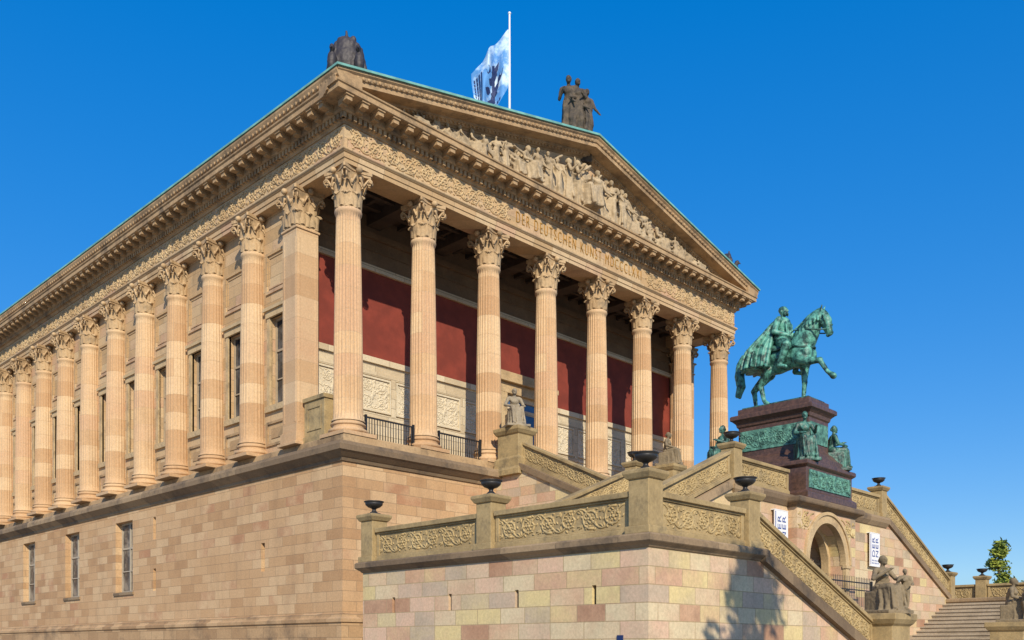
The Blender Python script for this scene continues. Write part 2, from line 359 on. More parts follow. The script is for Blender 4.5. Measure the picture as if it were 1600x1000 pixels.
# ---- columns
def shaft_mb(depth,nfl=24):
    mb=MB(); per=6; n=nfl*per
    rows=[(0,.63),(.05,.63),(.10,.565),(.35,.56)]+[(.35+7.25*k/8,.56-.10*(k/8)**1.6) for k in range(1,9)]+[(7.75,.455),(7.8,.50),(7.88,.52),(7.95,.50),(7.96,.44)]
    vs=[];fs=[]
    for j,(z,r) in enumerate(rows):
        fl=3<=j<=11
        for i in range(n):
            a=2*pi*i/n; t=(i%per)/per
            k=1-(depth*sin(pi*min(1,max(0,(t-.08)/.84))) if fl else 0)
            vs.append((r*k*cos(a),r*k*sin(a),z))
    for j in range(len(rows)-1):
        for i in range(n): fs.append((j*n+i,j*n+(i+1)%n,(j+1)*n+(i+1)%n,(j+1)*n+i))
    mb.add(vs,fs,True); return mb
def base_mb():
    mb=MB(); mb.box(-.76,.76,-.76,.76,0,.14)
    pr=[(.74,.14)]
    for k in range(7): a=-pi/2+pi*k/6; pr.append((.68+.075*cos(a),.225+.075*sin(a)))
    pr+=[(.63,.31),(.60,.36),(.62,.42)]
    for k in range(7): a=-pi/2+pi*k/6; pr.append((.62+.05*cos(a),.48+.05*sin(a)))
    pr+=[(.60,.56),(.60,.6)]
    mb.lathe(pr,40); return mb
def leaf(mb,ang,r0,z0,h,w,out,rf):
    prof=[(0,0.0,0),(.2,.01,.22),(.42,.03,.46),(.62,.07,.70),(.78,.14,.90),(.9,.24,1.0),(1.0,.33,.97),(1.06,.36,.86)]
    wid=[.75,.95,1.0,.95,1.0,.85,.6,.15]
    vs=[];fs=[]
    for j,(s,o,z) in enumerate(prof):
        for i in range(7):
            q=(i-3)/3; lob=1+.12*(1 if (j%2) else -1)*(abs(q)>.9)
            rr=r0+out*o*3-.05*abs(q)**2+(.025 if i==3 else (.012 if i in (1,5) else 0))
            a=ang+q*wid[j]*w*lob/max(.35,r0)/2
            k=rf(a)
            vs.append((rr*k*cos(a),rr*k*sin(a),z0+z*h-.06*abs(q)**2*h))
    for j in range(7):
        for i in range(6): fs.append((j*7+i,j*7+i+1,(j+1)*7+i+1,(j+1)*7+i))
    mb.add(vs,fs,True)
def capital_mb(square=False):
    mb=MB()
    rf=(lambda a:1.0) if not square else (lambda a:min(1.28,1.0/max(abs(cos(a)),abs(sin(a)))))
    b=.46 if not square else .50
    mb.lathe([(b*.97,0),(b,.1),(b,.7),(b+.05,1.0),(b+.15,1.2),(b+.17,1.24)],48,rf=rf)
    for i in range(8): leaf(mb,2*pi*i/8,b+.03,.02,.55,.38,.115,rf)
    for i in range(8): leaf(mb,2*pi*(i+.5)/8,b+.04,.08,.92,.36,.13,rf)
    ab=1.28 if not square else 1.34
    cr=.99*ab/1.28
    for i in range(4):
        a=pi/4+i*pi/2; dx,dy=cos(a),sin(a)
        px,py=-dy,dx
        for q in (-1,1):
            pts=[];rs=[]
            for k in range(22):
                t=k/21
                if t<.45: u=t/.45; r=(b+.08)+(cr*.80-b-.08)*u**1.3; z=.72+.46*u
                else:
                    u=(t-.45)/.55; g=pi/2-u*2*pi*1.3; ra=.125*(1-.6*u); r=cr*.80+ra*cos(g); z=1.18-.125+ra*sin(g)
                off=.075*q+(.16*q)*(1-min(1,t/.45))
                pts.append((dx*r+px*off,dy*r+py*off,z)); rs.append(.045*(1-.35*t))
            mb.tube(pts,rs,5)
    for i in range(4):
        a=i*pi/2; dx,dy=cos(a),sin(a); px,py=-dy,dx; k=b+.17
        for q in (-1,1):
            pts=[(dx*(k-.03)+px*q*.28*(1-u*.65),dy*(k-.03)+py*q*.28*(1-u*.65),.8+.34*u) for u in (0,.25,.5,.75,1)]
            mb.tube(pts,[.03,.035,.04,.05,.06],5)
        mb.ell((dx*(k+.06),dy*(k+.06),1.33),(.13,.13,.12),8,6)
    out=[]
    for i in range(4):
        a0=pi/4+i*pi/2
        c0=Vector((cos(a0),sin(a0)))*cr; c1=Vector((cos(a0+pi/2),sin(a0+pi/2)))*cr
        mid=Vector((cos(a0+pi/4),sin(a0+pi/4)))
        for k in range(7):
            u=.06+.88*k/6; p_=c0.lerp(c1,u)-mid*(.17*sin(pi*u)); out.append((p_.x,p_.y))
    for z0,z1,k in ((1.23,1.32,.94),(1.32,1.45,1.0)):
        mb.prism([(x*k,y*k) for x,y in out],'z',z0,z1)
    return mb
ZC=9.6
def make_column(depth,parent,loc):
    c=shaft_mb(depth).build('column','shaft',parent,(loc[0],loc[1],ZC+.6))
    base_mb().build('column_base','shaft',c,(0,0,-.6)); capital_mb().build('capital','capital',c,(0,0,7.95))
    return c
fx=[.93+3.695*i for i in range(8)]
c0=make_column(.115,mus,(fx[0],.93))
for x in fx[1:]: dup(c0,(x,.93,ZC+.6),random.choice([0,pi/2,pi]))
c1=make_column(.05,mus,(.5,cols_y[1]))
for y in cols_y[2:]: dup(c1,(.5,y,ZC+.6),random.choice([0,pi/2,pi]))
for xa in (.60,W-.60):
    mb=MB(); h=.50; mb.box(-h-.07,h+.07,-h-.07,h+.07,.12,.5); mb.box(-h-.16,h+.16,-h-.16,h+.16,0,.12); mb.box(-h-.03,h+.03,-h-.03,h+.03,.5,.56); mb.box(-h,h,-h,h,.56,8.55); mb.box(-h-.05,h+.05,-h-.05,h+.05,8.42,8.5)
    for k in (-1,1):
        mb.box(-h-.012,-h+.02,k*.38-.05,k*.38+.05,.9,8.1); mb.box(k*.38-.05,k*.38+.05,-h-.012,-h+.02,.9,8.1)
    a=mb.build('corner_pier','shaft',mus,(xa,cols_y[0],ZC),bevel=.015)
    capital_mb(True).build('capital','capital',a,(0,0,8.55))
for s in (0,1):
    mb=MB(); x0=.35 if s==0 else W-.85
    mb.box(x0,x0+.5,1.65,3.0,9.6,11.2); mb.box(x0-.06,x0+.56,1.6,3.04,11.2,11.36); mb.box(x0-.05,x0+.55,1.6,3.04,9.6,9.85)
    mb.box(x0-.03,x0,1.85,2.8,10.9,10.98); mb.box(x0-.03,x0,1.85,2.8,10.05,10.13); mb.box(x0-.03,x0,1.85,1.93,10.13,10.9); mb.box(x0-.03,x0,2.72,2.8,10.13,10.9)
    mb.build('side_parapet','balus',mus,bevel=.012)
# ---- portico interior
YB=4.25
mb=MB(); mb.box(1.0,W-1.0,YB,YB+.5,9.6,14.15); mb.build('portico_wall','cream',mus)
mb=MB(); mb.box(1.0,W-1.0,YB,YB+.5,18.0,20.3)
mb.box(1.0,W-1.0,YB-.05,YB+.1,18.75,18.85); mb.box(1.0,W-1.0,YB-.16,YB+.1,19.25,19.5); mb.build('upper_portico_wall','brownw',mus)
mb=MB(); mb.box(1.0,W-1.0,YB+.03,YB+.4,14.15,18.0)
mb.box(1.0,W-1.0,YB+.005,YB+.1,14.2,14.5)
mb.build('red_wall_band','red',mus)
mb=MB()
mb.box(1.0,W-1.0,YB-.10,YB+.1,17.88,18.02); mb.box(1.0,W-1.0,YB-.06,YB+.1,18.02,18.14)
mb.box(1.0,W-1.0,YB-.10,YB+.1,13.95,14.2); mb.box(1.0,W-1.0,YB-.05,YB+.1,13.4,13.6); mb.box(1.0,W-1.0,YB-.05,YB+.1,11.62,11.8); mb.box(1.0,W-1.0,YB-.12,YB+.1,9.6,10.1)
for i in range(13):
    x=1.6+i*2.05
    mb.box(x-.12,x+.12,YB-.06,YB+.1,11.8,13.4)
mb.build('portico_mouldings','cream',mus)
mb=MB(); rn=random.Random(2)
mb.box(-.84,.84,-.01,.03,-.68,.68)
for a,b,c,d in ((-.88,.88,.66,.74),(-.88,.88,-.74,-.66),(-.88,-.80,-.66,.66),(.80,.88,-.66,.66)): mb.box(a,b,-.07,.03,c,d)
for q in (-.33,.33): scroll(mb,lambda s,h,d:(s,-.01-d*.7,h),-.76,.76,q-.30,q+.30,0,1.1)
for k in range(20): mb.ell((rn.uniform(-.72,.72),-.01,rn.uniform(-.58,.58)),(rn.uniform(.04,.10),.03,rn.uniform(.05,.13)),7,5)
panels=[1.6+i*2.05+1.02 for i in range(12) if abs(1.6+i*2.05+1.02-CX)>2.0]
rp=mb.build('relief_panel','creamr',mus,(panels[0],YB,12.62))
for x in panels[1:]: dup(rp,(x,YB,12.62),None)
mb=MB(); mb.box(CX-1.9,CX-1.3,YB-.3,YB+.1,9.6,14.2); mb.box(CX+1.3,CX+1.9,YB-.3,YB+.1,9.6,14.2); mb.box(CX-1.9,CX+1.9,YB-.3,YB+.1,14.2,14.7); mb.box(CX-2.25,CX+2.25,YB-.5,YB+.1,14.7,14.95); mb.box(CX-2.15,CX+2.15,YB-.44,YB+.1,14.95,15.2)
mb.build('door_surround','relief',mus,bevel=.02)
mb=MB(); mb.box(CX-1.3,CX+1.3,YB-.02,YB+.02,9.6,14.2); g=mb.build('door','dglass',mus)
mb=MB()
for a,b,c,e in ((-1.3,-1.2,9.6,14.2),(1.2,1.3,9.6,14.2),(-.05,.05,9.6,14.2),(-1.3,1.3,12.6,12.75),(-1.3,1.3,14.1,14.2)): mb.box(CX+a,CX+b,YB-.08,YB-.03,c,e)
mb.build('door_frame','iron',g)
mb=MB(); mb.box(1.4,W-1.4,1.4,YB+.1,20.25,20.4)
for i in range(1,7): mb.box(fx[i]-.35,fx[i]+.35,1.45,YB,19.75,20.25)
for y in (2.4,3.3): mb.box(1.4,W-1.4,y-.1,y+.1,20.0,20.25)
for i in range(30): x=1.9+i*.82; mb.box(x-.08,x+.08,1.45,YB,20.05,20.25)
mb.build('portico_ceiling','dark',mus)
# ---- entablature
X0,X1,Y0=.3,W-.3,.3
mb=MB(); mb.rings(X0,X1,Y0,LEN,[(-1.15,20.35),(-1.15,19.62),(-1.1,19.6),(0,19.6),(0,19.77),(.035,19.77),(.035,19.95),(.07,19.97),(.13,20.04),(.13,20.11),(-.05,20.14)]); mb.build('architrave','wall',mus)
mb=MB(); mb.rings(X0,X1,Y0,LEN,[(0,20.08),(0,21.03)]); fz=mb.build('frieze','wall',mus)
mb=MB(); mb.rings(X0,X1,Y0,LEN,[(-.05,20.98),(.05,20.99),(.07,21.05),(.12,21.09),(.12,21.28),(.25,21.30),(.30,21.36),(.30,21.58),(.86,21.6),(.9,21.62),(.9,21.80),(.95,21.83),(.96,21.88),(-1.2,21.90)])
x=X0-.2
while x<X1+.2: mb.box(x,x+.13,Y0-.24,Y0-.1,21.10,21.29); x+=.23
y=Y0-.2
while y<46: mb.box(X0-.24,X0-.1,y,y+.13,21.10,21.29); y+=.23
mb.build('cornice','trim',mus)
mb=MB()
mb.box(-.13,.13,-.80,-.28,-.2,-.02); mb.box(-.17,.17,-.85,-.28,-.05,.004); mb.box(-.12,.12,-.5,-.28,-.27,-.2)
n=39; br=mb.build('cornice_bracket','trim',mus,(-.05,Y0,21.595))
for i in range(1,n+1): dup(br,(-.05+i*(W+.1)/n,Y0,21.595))
y=.66
while y<44: dup(br,(X0,y,21.595),-pi/2); y+=.712
mb=MB()
f1=lambda s,h,d:(s,Y0-d,h)
scroll(mb,f1,.4,8.9,20.17,20.95,.005,1.2); scroll(mb,f1,18.8,W-.4,20.17,20.95,.005,1.2)
scroll(mb,lambda s,h,d:(X0-d,s,h),.4,46,20.17,20.95,.005,1.2)
mb.build('frieze_relief','relief',fz)
textmesh('DER DEUTSCHEN KUNST MDCCCLXXI','inscription','gold',fz,9.1,.48,lambda x,y,z:(9.38+x,Y0-.012-z,20.33+y),.015,-.018,1.4)
# ---- pediment
SL=(25.46-22.26)/(CX+.68)
def zt(x): return 22.26+SL*((x+.68) if x<CX else (W+.68-x))
mb=MB(); mb.prism([(.6,21.86),(CX,zt(CX)-.4),(W-.6,21.86)],'y',.28,.62); mb.build('tympanum','wall',mus)
prof=[(-.70,0),(-.70,-.07),(-.63,-.14),(-.60,-.26),(-.55,-.29),(-.55,-.45),(-.02,-.46),(-.02,-.55),(.06,-.57),(.12,-.64),(.2,-.66),(.24,-.71),(.5,-.72),(.5,0)]
mb=MB(); vs=[];n=len(prof)
for x in (-.68,CX,W+.68): vs+=[(x,y,zt(x)+h) for y,h in prof]
fs=[tuple(range(n)),tuple(range(3*n-1,2*n-1,-1))]
for j in range(2): fs+=[(j*n+i,j*n+(i+1)%n,(j+1)*n+(i+1)%n,(j+1)*n+i) for i in range(n)]
mb.add(vs,fs)
x=-.5
while x<W+.5:
    if abs(x-CX)>.15: mb.ell((x,-.615,zt(x)-.20),(.085,.035,.075),6,4)
    x+=.25
x=.9
while x<W-.9:
    if abs(x-CX)>.2: mb.ell((x,.05,zt(x)-.58),(.07,.05,.06),6,4)
    x+=.22
mb.build('raking_cornice','trim',mus)
for sgn in (0,1):
    mb=MB(); P=[(-.58,21.87),(-.60,21.95),(-.66,22.02),(-.72,22.16),(-.72,22.25),(.4,22.25),(.4,21.87)]
    if sgn: P=[(W-a,b) for a,b in P]
    mb.prism(P,'y',-.66,LEN)
    y=-.5
    while y<46 and not sgn: mb.ell((-.66,y,22.03),(.035,.09,.09),6,4); y+=.28
    mb.build('side_gutter','trim',mus)
mb=MB(); mb.prism([(-.76,22.26),(-.76,22.34),(CX,25.56),(W+.76,22.34),(W+.76,22.26),(CX,25.47)],'y',-.77,LEN); mb.build('roof','copper',mus)

# ------------------------------------------------------------------ figures
def figure(mb,pose,H,loc=(0,0,0),rz=0,seed=0,arms=None,robe=True,side=1,seat=True):
    rn=random.Random(seed)
    Mx=Matrix.Translation(loc)@Matrix.Rotation(rz,4,'Z')@Matrix.Scale(H,4)
    T=lambda p:Mx@Vector(p)
    def cp(p,q,a,b): mb.cap(T(p),T(q),a*H,b*H)
    def el(c,r): mb.ell(T(c),(r[0]*H,r[1]*H,r[2]*H),10,7,None,Matrix.Rotation(rz,3,'Z'))
    fnm=lambda x,y,z:tuple(Mx@Vector((x,y,z)))
    def head(c,t=0):
        x,y,z=c
        el((x,y,z),(.047,.058,.068)); el((x,y+.015,z+.015),(.055,.058,.06)); el((x+t,y-.058,z-.008),(.011,.017,.016)); el((x+t,y-.04,z-.045),(.026,.025,.02)); el((x,y+.06,z),(.03,.03,.035))
        el((x+t,y-.05,z+.018),(.035,.012,.008))
    def torso(b,top,tilt=0):
        bx,by,bz=b; tx,ty,tz=top
        L=lambda u:(bx+(tx-bx)*u,by+(ty-by)*u,bz+(tz-bz)*u)
        cp(L(0),L(.4),.085,.070); cp(L(.4),L(.8),.072,.088)
        s=L(.97)
        cp((s[0]-.1,s[1],s[2]),(s[0]+.1,s[1],s[2]),.045,.045); el((L(.72)[0],L(.72)[1]-.05,L(.72)[2]),(.08,.05,.055))
        nk=L(1.05); cp(nk,(nk[0],nk[1]-.01,nk[2]+.06),.034,.030); head((nk[0],nk[1]-.022,nk[2]+.115),rn.uniform(-.02,.02))
        for k in range(3): cp((s[0]-.1+.03*k,s[1]-.03,s[2]),(b[0]+.09,b[1]-.06,b[2]+.02+.05*k),.022,.03)
        return s
    def arm(s,sd,el_,ha):
        sh=(s[0]+.125*sd,s[1],s[2]-.005); cp(sh,el_,.040,.031); cp(el_,ha,.031,.022)
        d=Vector(ha)-Vector(el_); d.normalize(); e=Vector(ha)+d*.045; cp(ha,tuple(e),.022,.02)
        for k in range(4):
            o=Vector((.010*(k-1.5),0,0)); cp(tuple(e+o),tuple(e+o+d*(.03+.006*(k in(1,2)))+Vector((0,-.008,-.006))),.007,.006)
        cp(tuple(Vector(ha)+d*.02),tuple(Vector(ha)+d*.045+Vector((.02*sd,-.015,0))),.008,.006)
    if pose=='stand':
        s=torso((0,0,.54),(0,-.005,.8))
        if robe:
            mb.drape([((0,0,.66),.080,.070),((0,0,.55),.105,.09),((0,0,.3),.115,.11),((0,.01,.1),.13,.125),((0,.01,0),.14,.135)],9,.13,seed,48,fnm)
            cp((.05,-.06,.5),(.06,-.1,.25),.05,.055); cp((.06,-.1,.25),(.06,-.06,.02),.05,.03)
            for k in range(4): cp((-.08+.045*k,-.08,.56),(-.06-.02*k,-.12,.12),.018,.024)
        else:
            for q in(-1,1): cp((.06*q,0,.52),(.07*q,-.02,.27),.075,.05); cp((.07*q,-.02,.27),(.07*q,.02,.04),.05,.03); cp((.07*q,.02,.025),(.075*q,-.09,.02),.03,.022)
        A=arms or [((-.19,-.02,.62),(-.13,-.16,.6)),((.2,0,.62),(.19,-.06,.46))]
        arm(s,-1,*A[0]); arm(s,1,*A[1])
    elif pose=='sit':
        s=torso((0,.02,.31),(0,-.02,.575))
        for q in(-1,1):
            cp((.065*q,.0,.30),(.085*q,-.24,.32),.078,.058); cp((.085*q,-.24,.32),(.08*q,-.26,.05),.055,.033); cp((.08*q,-.25,.03),(.09*q,-.36,.02),.03,.022)
        mb.drape([((0,-.10,.34),.12,.18),((0,-.12,.27),.145,.185),((0,-.15,.12),.15,.16),((0,-.15,0),.165,.175)],10,.12,seed,48,fnm)
        for k in range(5): cp((-.12+.055*k,-.29,.31),(-.10+.05*k+.03*sin(k*2),-.32,.03),.014,.024)
        for k in range(4): cp((-.14+.02*k,-.05-.06*k,.34),(.11,-.12-.05*k,.28-.05*k),.018,.024)
        if seat: mb.box(-.14,.14,-.1,.17,0,.27,fnm)
        A=arms or [((-.2,-.05,.42),(-.1,-.22,.37)),((.19,-.04,.43),(.15,-.22,.38))]
        arm(s,-1,*A[0]); arm(s,1,*A[1])
        cp((.08,.06,.5),(.11,.1,.15),.04,.05)
    elif pose=='recline':
        k=side
        s=torso((0,0,.11),(.17*k,.0,.32))
        cp((0,0,.11),(-.27*k,-.04,.16),.085,.06); cp((-.27*k,-.04,.16),(-.5*k,-.02,.05),.055,.035)
        cp((0,-.05,.09),(-.26*k,-.1,.08),.08,.055); cp((-.26*k,-.1,.08),(-.52*k,-.1,.04),.05,.03)
        for i in range(5): cp((-.05*k-i*.09*k,-.07,.14-.01*i),(-.02*k-i*.09*k,-.1,.0),.04,.05)
        arm(s,k,(s[0]+.2*k,-.02,.16),(s[0]+.12*k,-.1,.03)); arm(s,-k,(s[0]-.17*k,-.06,.2),(s[0]-.25*k,-.12,.16))
# tympanum group: overlapping seated, standing and leaning figures joined by drapery
mb=MB(); rn=random.Random(8)
x=2.7; i=0; ZB=22.06
mb.box(2.2,W-2.2,-.2,.4,21.86,ZB)
while x<W-2.6:
    av=zt(x)-.64-ZB; sd=1 if x<CX else -1
    yy=.04+rn.uniform(-.14,.06)
    if av>1.2:
        r=rn.random()
        if abs(x-CX)<.4: figure(mb,'sit',min(av*1.28,2.9),(x,.22,ZB+.15),0,i,arms=[((-.22,-.05,.5),(-.3,-.1,.66)),((.22,-.05,.5),(.3,-.1,.62))])
        elif r<.4: figure(mb,'sit',min(av*rn.uniform(.95,1.2),2.4),(x,yy+.14,ZB),rn.uniform(-1.2,1.2),i)
        elif r<.58: figure(mb,'recline',min(av*1.0,1.9),(x,yy,ZB+rn.uniform(0,.15)),0,i,side=rn.choice([-1,1]))
        else: figure(mb,'stand',min(av*rn.uniform(.80,.98),2.3),(x,yy,ZB),rn.uniform(-1.1,1.1),i,arms=[((-.2,-.05,.64),(-.26,-.15,.72)),((.2,-.05,.60),(.24,-.15,.50))])
        hb=min(av*.92,2.2)*rn.uniform(.86,1.0); figure(mb,'stand',hb,(x+.34,.26,ZB+max(0,av-hb)*rn.uniform(.3,.9)),rn.uniform(-.9,.9),i+50)
    elif av>.55: figure(mb,'sit',av*rn.uniform(.9,1.02)/.70,(x,.16,ZB),rn.uniform(-1.3,1.3),i)
    elif av>.1: figure(mb,'recline',max(.36,av*1.1)/.5,(x,.0,ZB),0,i,side=sd)
    if av>.35:
        for q in range(6): mb.ell((x+rn.uniform(-.5,.5),.26,ZB+rn.uniform(.0,.85)*av*.9),(rn.uniform(.12,.26),.16,rn.uniform(.12,.28)),8,6)
        for q in range(6):
            z0=ZB+rn.uniform(.1,.75)*av; mb.cap((x-rn.uniform(0,.4),yy-.06,z0),(x+rn.uniform(.2,.6),yy+.02,z0-rn.uniform(-.3,.5)*av*.6),.035,.07)
    x+=(.62 if av>1.2 else (.62 if av>.55 else .78))*rn.uniform(.8,1.2); i+=1
mb.blob('pediment_relief','pedrel',mus,vox=.036,it=1,disp=.03,dsize=.12)

# ------------------------------------------------------------------ roof sculptures
def acroterion(loc,rz,label):
    mb=MB(); mb.box(-.74,.74,-.62,.62,-.1,.26); mb.box(-.6,.6,-.5,.5,.26,.5)
    mb.ell((0,.08,1.1),(.54,.38,.80),14,10); mb.ell((0,.08,1.6),(.44,.32,.40),14,10)
    hs=[1.60,1.82,1.96,2.00,2.26,1.94,2.02,1.80,1.64]
    for k,h in enumerate(hs):
        a=(k-4)/4; mb.cap((a*.42,-.16+.10*abs(a),.5),(a*.50,-.06+.1*abs(a),h-.12),.10,.05 if k==4 else .11)
    for q in(-1,1):
        mb.ell((q*.50,-.30,.85),(.19,.22,.42),10,8); mb.ell((q*.48,-.42,1.30),(.11,.14,.14),8,6); mb.cap((q*.48,-.5,1.30),(q*.50,-.62,1.22),.05,.02)
        mb.cap((q*.48,-.05,1.45),(q*.68,.10,.6),.13,.13)
        mb.cap((q*.5,-.38,.5),(q*.52,-.52,.30),.08,.08); mb.cap((q*.62,-.3,.5),(q*.66,-.42,.30),.07,.07)
    o=mb.blob('roof_ornament','acro',None,loc,.032,1,rz,.04,.12); tag(o,label,'roof sculpture','corner ornaments on the roof'); return o
acroterion((.55,.5,22.4),-.75,'blackened winged figure group on the near left corner of the roof')
acroterion((W-.5,.6,22.4),.75,'small dark ornament at the far right end of the gable')
mb=MB(); mb.box(-.72,.72,-.42,.42,-.9,.4)
figure(mb,'stand',2.95,(-.40,.05,.38),-.25,5,arms=[((-.16,-.04,.62),(-.10,-.13,.70)),((.15,-.03,.62),(.08,-.14,.58))])
figure(mb,'stand',2.78,(.04,-.04,.38),0,2,arms=[((-.15,-.05,.64),(-.10,-.14,.56)),((.15,-.06,.64),(.08,-.15,.66))])
figure(mb,'stand',2.34,(.52,-.05,.35),.4,8,arms=[((-.16,-.04,.62),(-.08,-.14,.55)),((.17,-.08,.60),(.20,-.18,.48))])
o=mb.blob('roof_statue_group','acrob',None,(CX,.65,25.5),.030,1,-.70,.03,.12); o.scale=(.92,.92,1); tag(o,'dark group of three robed standing figures on the peak of the pediment','statue group')
# flag
fp=empty('flagpole',(CX,5.1,25.5),'white flagpole on the roof ridge with a pale blue and navy flag blowing left','flagpole')
mb=MB(); mb.tube([(CX,5.1,25.4),(CX,5.1,30),(CX,5.1,33.85)],[.07,.06,.045],10); mb.ell((CX,5.1,33.9),(.08,.08,.08),8,6); mb.build('pole','pole',fp)
def fl(u,v,o=0):
    top=33.1-2.15*u**1.1; bot=30.3-1.75*sin(pi*min(1,u*.74+.02))+.55*u
    z=bot+(top-bot)*v
    w=.26*sin(10*u+2.2*v)*min(1,u*3)+.10*sin(21*u-4*v)*u
    p=Vector((CX,5.1,0))-Rd*(1.80*u+.05-.10*sin(9*u+2*v)*u)-Fd*(w+o); return (p.x,p.y,z)
mb=MB(); nu,nv=44,24; vs=[fl(i/nu,j/nv) for j in range(nv+1) for i in range(nu+1)]
mb.add(vs,[(j*(nu+1)+i,j*(nu+1)+i+1,(j+1)*(nu+1)+i+1,(j+1)*(nu+1)+i) for j in range(nv) for i in range(nu)],True); fg=mb.build('flag','flag',fp)
mb=MB()
def patch(pts):
    for o in (.02,-.02): mb.add([fl(u,v,o) for u,v in pts],[tuple(range(len(pts)))])
rn=random.Random(4)
for k in range(11):
    cu=.40+.10*sin(k*2.1); cv=.12+.05*k; g=pi/2+(.9 if k%2 else -.9)+rn.uniform(-.2,.2)
    du,dv=cos(g)*.20,sin(g)*.14
    patch([(cu,cv),(cu+du*.3-dv*.3,cv+dv*.3+du*.3),(cu+du*.6-dv*.3,cv+dv*.6+du*.3),(cu+du,cv+dv),(cu+du*.6+dv*.3,cv+dv*.6-du*.3),(cu+du*.3+dv*.3,cv+dv*.3-du*.3)])
for k in range(6): patch([(.37,.10+.1*k),(.44,.10+.1*k),(.445,.20+.1*k),(.375,.20+.1*k)])
for k in range(6): patch([(.24+.055*k,.03),(.275+.055*k,.03),(.275+.055*k,.07),(.24+.055*k,.07)])
for k in range(4):
    u=.78+.05*k
    for j in range(6): a=.06+.12*j; patch([(u,a),(u+.028,a),(u+.028,a+.121-.012*k),(u,a+.121-.012*k)])
mb.build('flag_emblem','navy',fg)

# ================================================================== GRAND STAIRCASE
st=empty('grand_staircase',(CX,-11.8,0),'double flight sandstone outdoor staircase with carved balustrades, two landings and an arched portal','staircase')
mX=lambda x:W-x
LX0,LX1,LY0,LY1=-4.14,.45,-16.6,-6.8; ZL=3.85
def landing(flip):
    f=(lambda x:mX(x)) if flip else (lambda x:x)
    mb=MB()
    sl=[(y-.06,y+.06,2.66,3.08) for y in (-8.17,-10.45,-12.8,-15.15)]
    wall(mb,lambda u,z,d:(f(LX0+d),u,z),LY0,LY1,0,ZL,sl,.3)
    for a,b in (((LX0,LY0),(LX1,LY0)),((LX1,LY0),(LX1,LY1)),((LX1,LY1),(LX0,LY1))):
        mb.add([(f(a[0]),a[1],0),(f(b[0]),b[1],0),(f(b[0]),b[1],ZL),(f(a[0]),a[1],ZL)],[(0,1,2,3)])
    mb.build('landing_wall','landing',st)
    if not flip:
        for a in sl:
            q=MB(); q.box(LX0+.12,LX0+.16,a[0]+.005,a[1]-.005,2.665,3.075); q.build('slit_shade_backing','iron',st)  # dark sheet set in each landing slit in place of shade
    mb=MB(); x0,x1=sorted((f(LX0),f(LX1)))
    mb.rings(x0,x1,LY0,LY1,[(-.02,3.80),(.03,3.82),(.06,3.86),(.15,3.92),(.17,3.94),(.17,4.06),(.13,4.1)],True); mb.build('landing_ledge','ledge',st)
landing(False); landing(True)
mb=MB(); mb.box(LX0-.03,LX0,-15.95,-15.8,1.86,1.98); mb.build('number_plate','navy',st)
def balus(A,B,zA,zB,nrm,h=.92,t=.30,wallh=0):
    A=Vector(A);B=Vector(B);L=(B-A).length;D=(B-A)/L;N=Vector(nrm)
    def fn(s,hh,d):
        p=A+D*s+N*d; return (p.x,p.y,zA+(zB-zA)*s/L+hh)
    mb=MB()
    mb.box(0,L,0,.13,-t/2-.05,t/2+.05,fn); mb.box(0,L,.13,.17,-t/2-.02,t/2+.02,fn); mb.box(0,L,.17,h-.17,-t/2+.04,t/2-.04,fn)
    mb.box(0,L,h-.17,h-.12,-t/2,t/2,fn); mb.box(0,L,h-.12,h,-t/2-.06,t/2+.06,fn)
    for s in (0.0,L-.12): mb.box(s,s+.12,.17,h-.17,-t/2,t/2,fn)
    b=mb.build('balustrade','balus',st,bevel=.012)
    r=MB()
    for sd in (1,-1): scroll(r,lambda s,hh,d:fn(s,hh,sd*(t/2-.04+d)),.16,L-.16,.19,h-.19,.0,1.15)
    r.build('scroll_relief','balrel',b); return b
def pier(x,y,z,h=1.34,w=.52):
    mb=MB(); mb.box(-w/2-.06,w/2+.06,-w/2-.06,w/2+.06,0,.16); mb.box(-w/2,w/2,-w/2,w/2,.16,h-.2)
    mb.rings(-w/2,w/2,-w/2,w/2,[(0,h-.2),(.04,h-.18),(.09,h-.1),(.10,h-.08),(.10,h-.02),(.06,h)],True)
    return mb.build('pier','balus',st,(x,y,z),bevel=.014)
def urn(x,y,z,label,s=1.0):
    mb=MB(); mb.box(-.13*s,.13*s,-.13*s,.13*s,0,.05*s)
    mb.lathe([(r*s,q*s) for r,q in ((.12,.05),(.11,.07),(.06,.11),(.05,.15),(.08,.18),(.17,.215),(.235,.27),(.25,.315),(.24,.335),(.275,.355),(.285,.375),(.25,.38),(.2,.33))],28)
    o=mb.build('urn','urn',None,(x,y,z)); tag(o,label,'urn','black urns on the balustrade piers')
zl=4.1; ZU=5.44
EX=-3.93
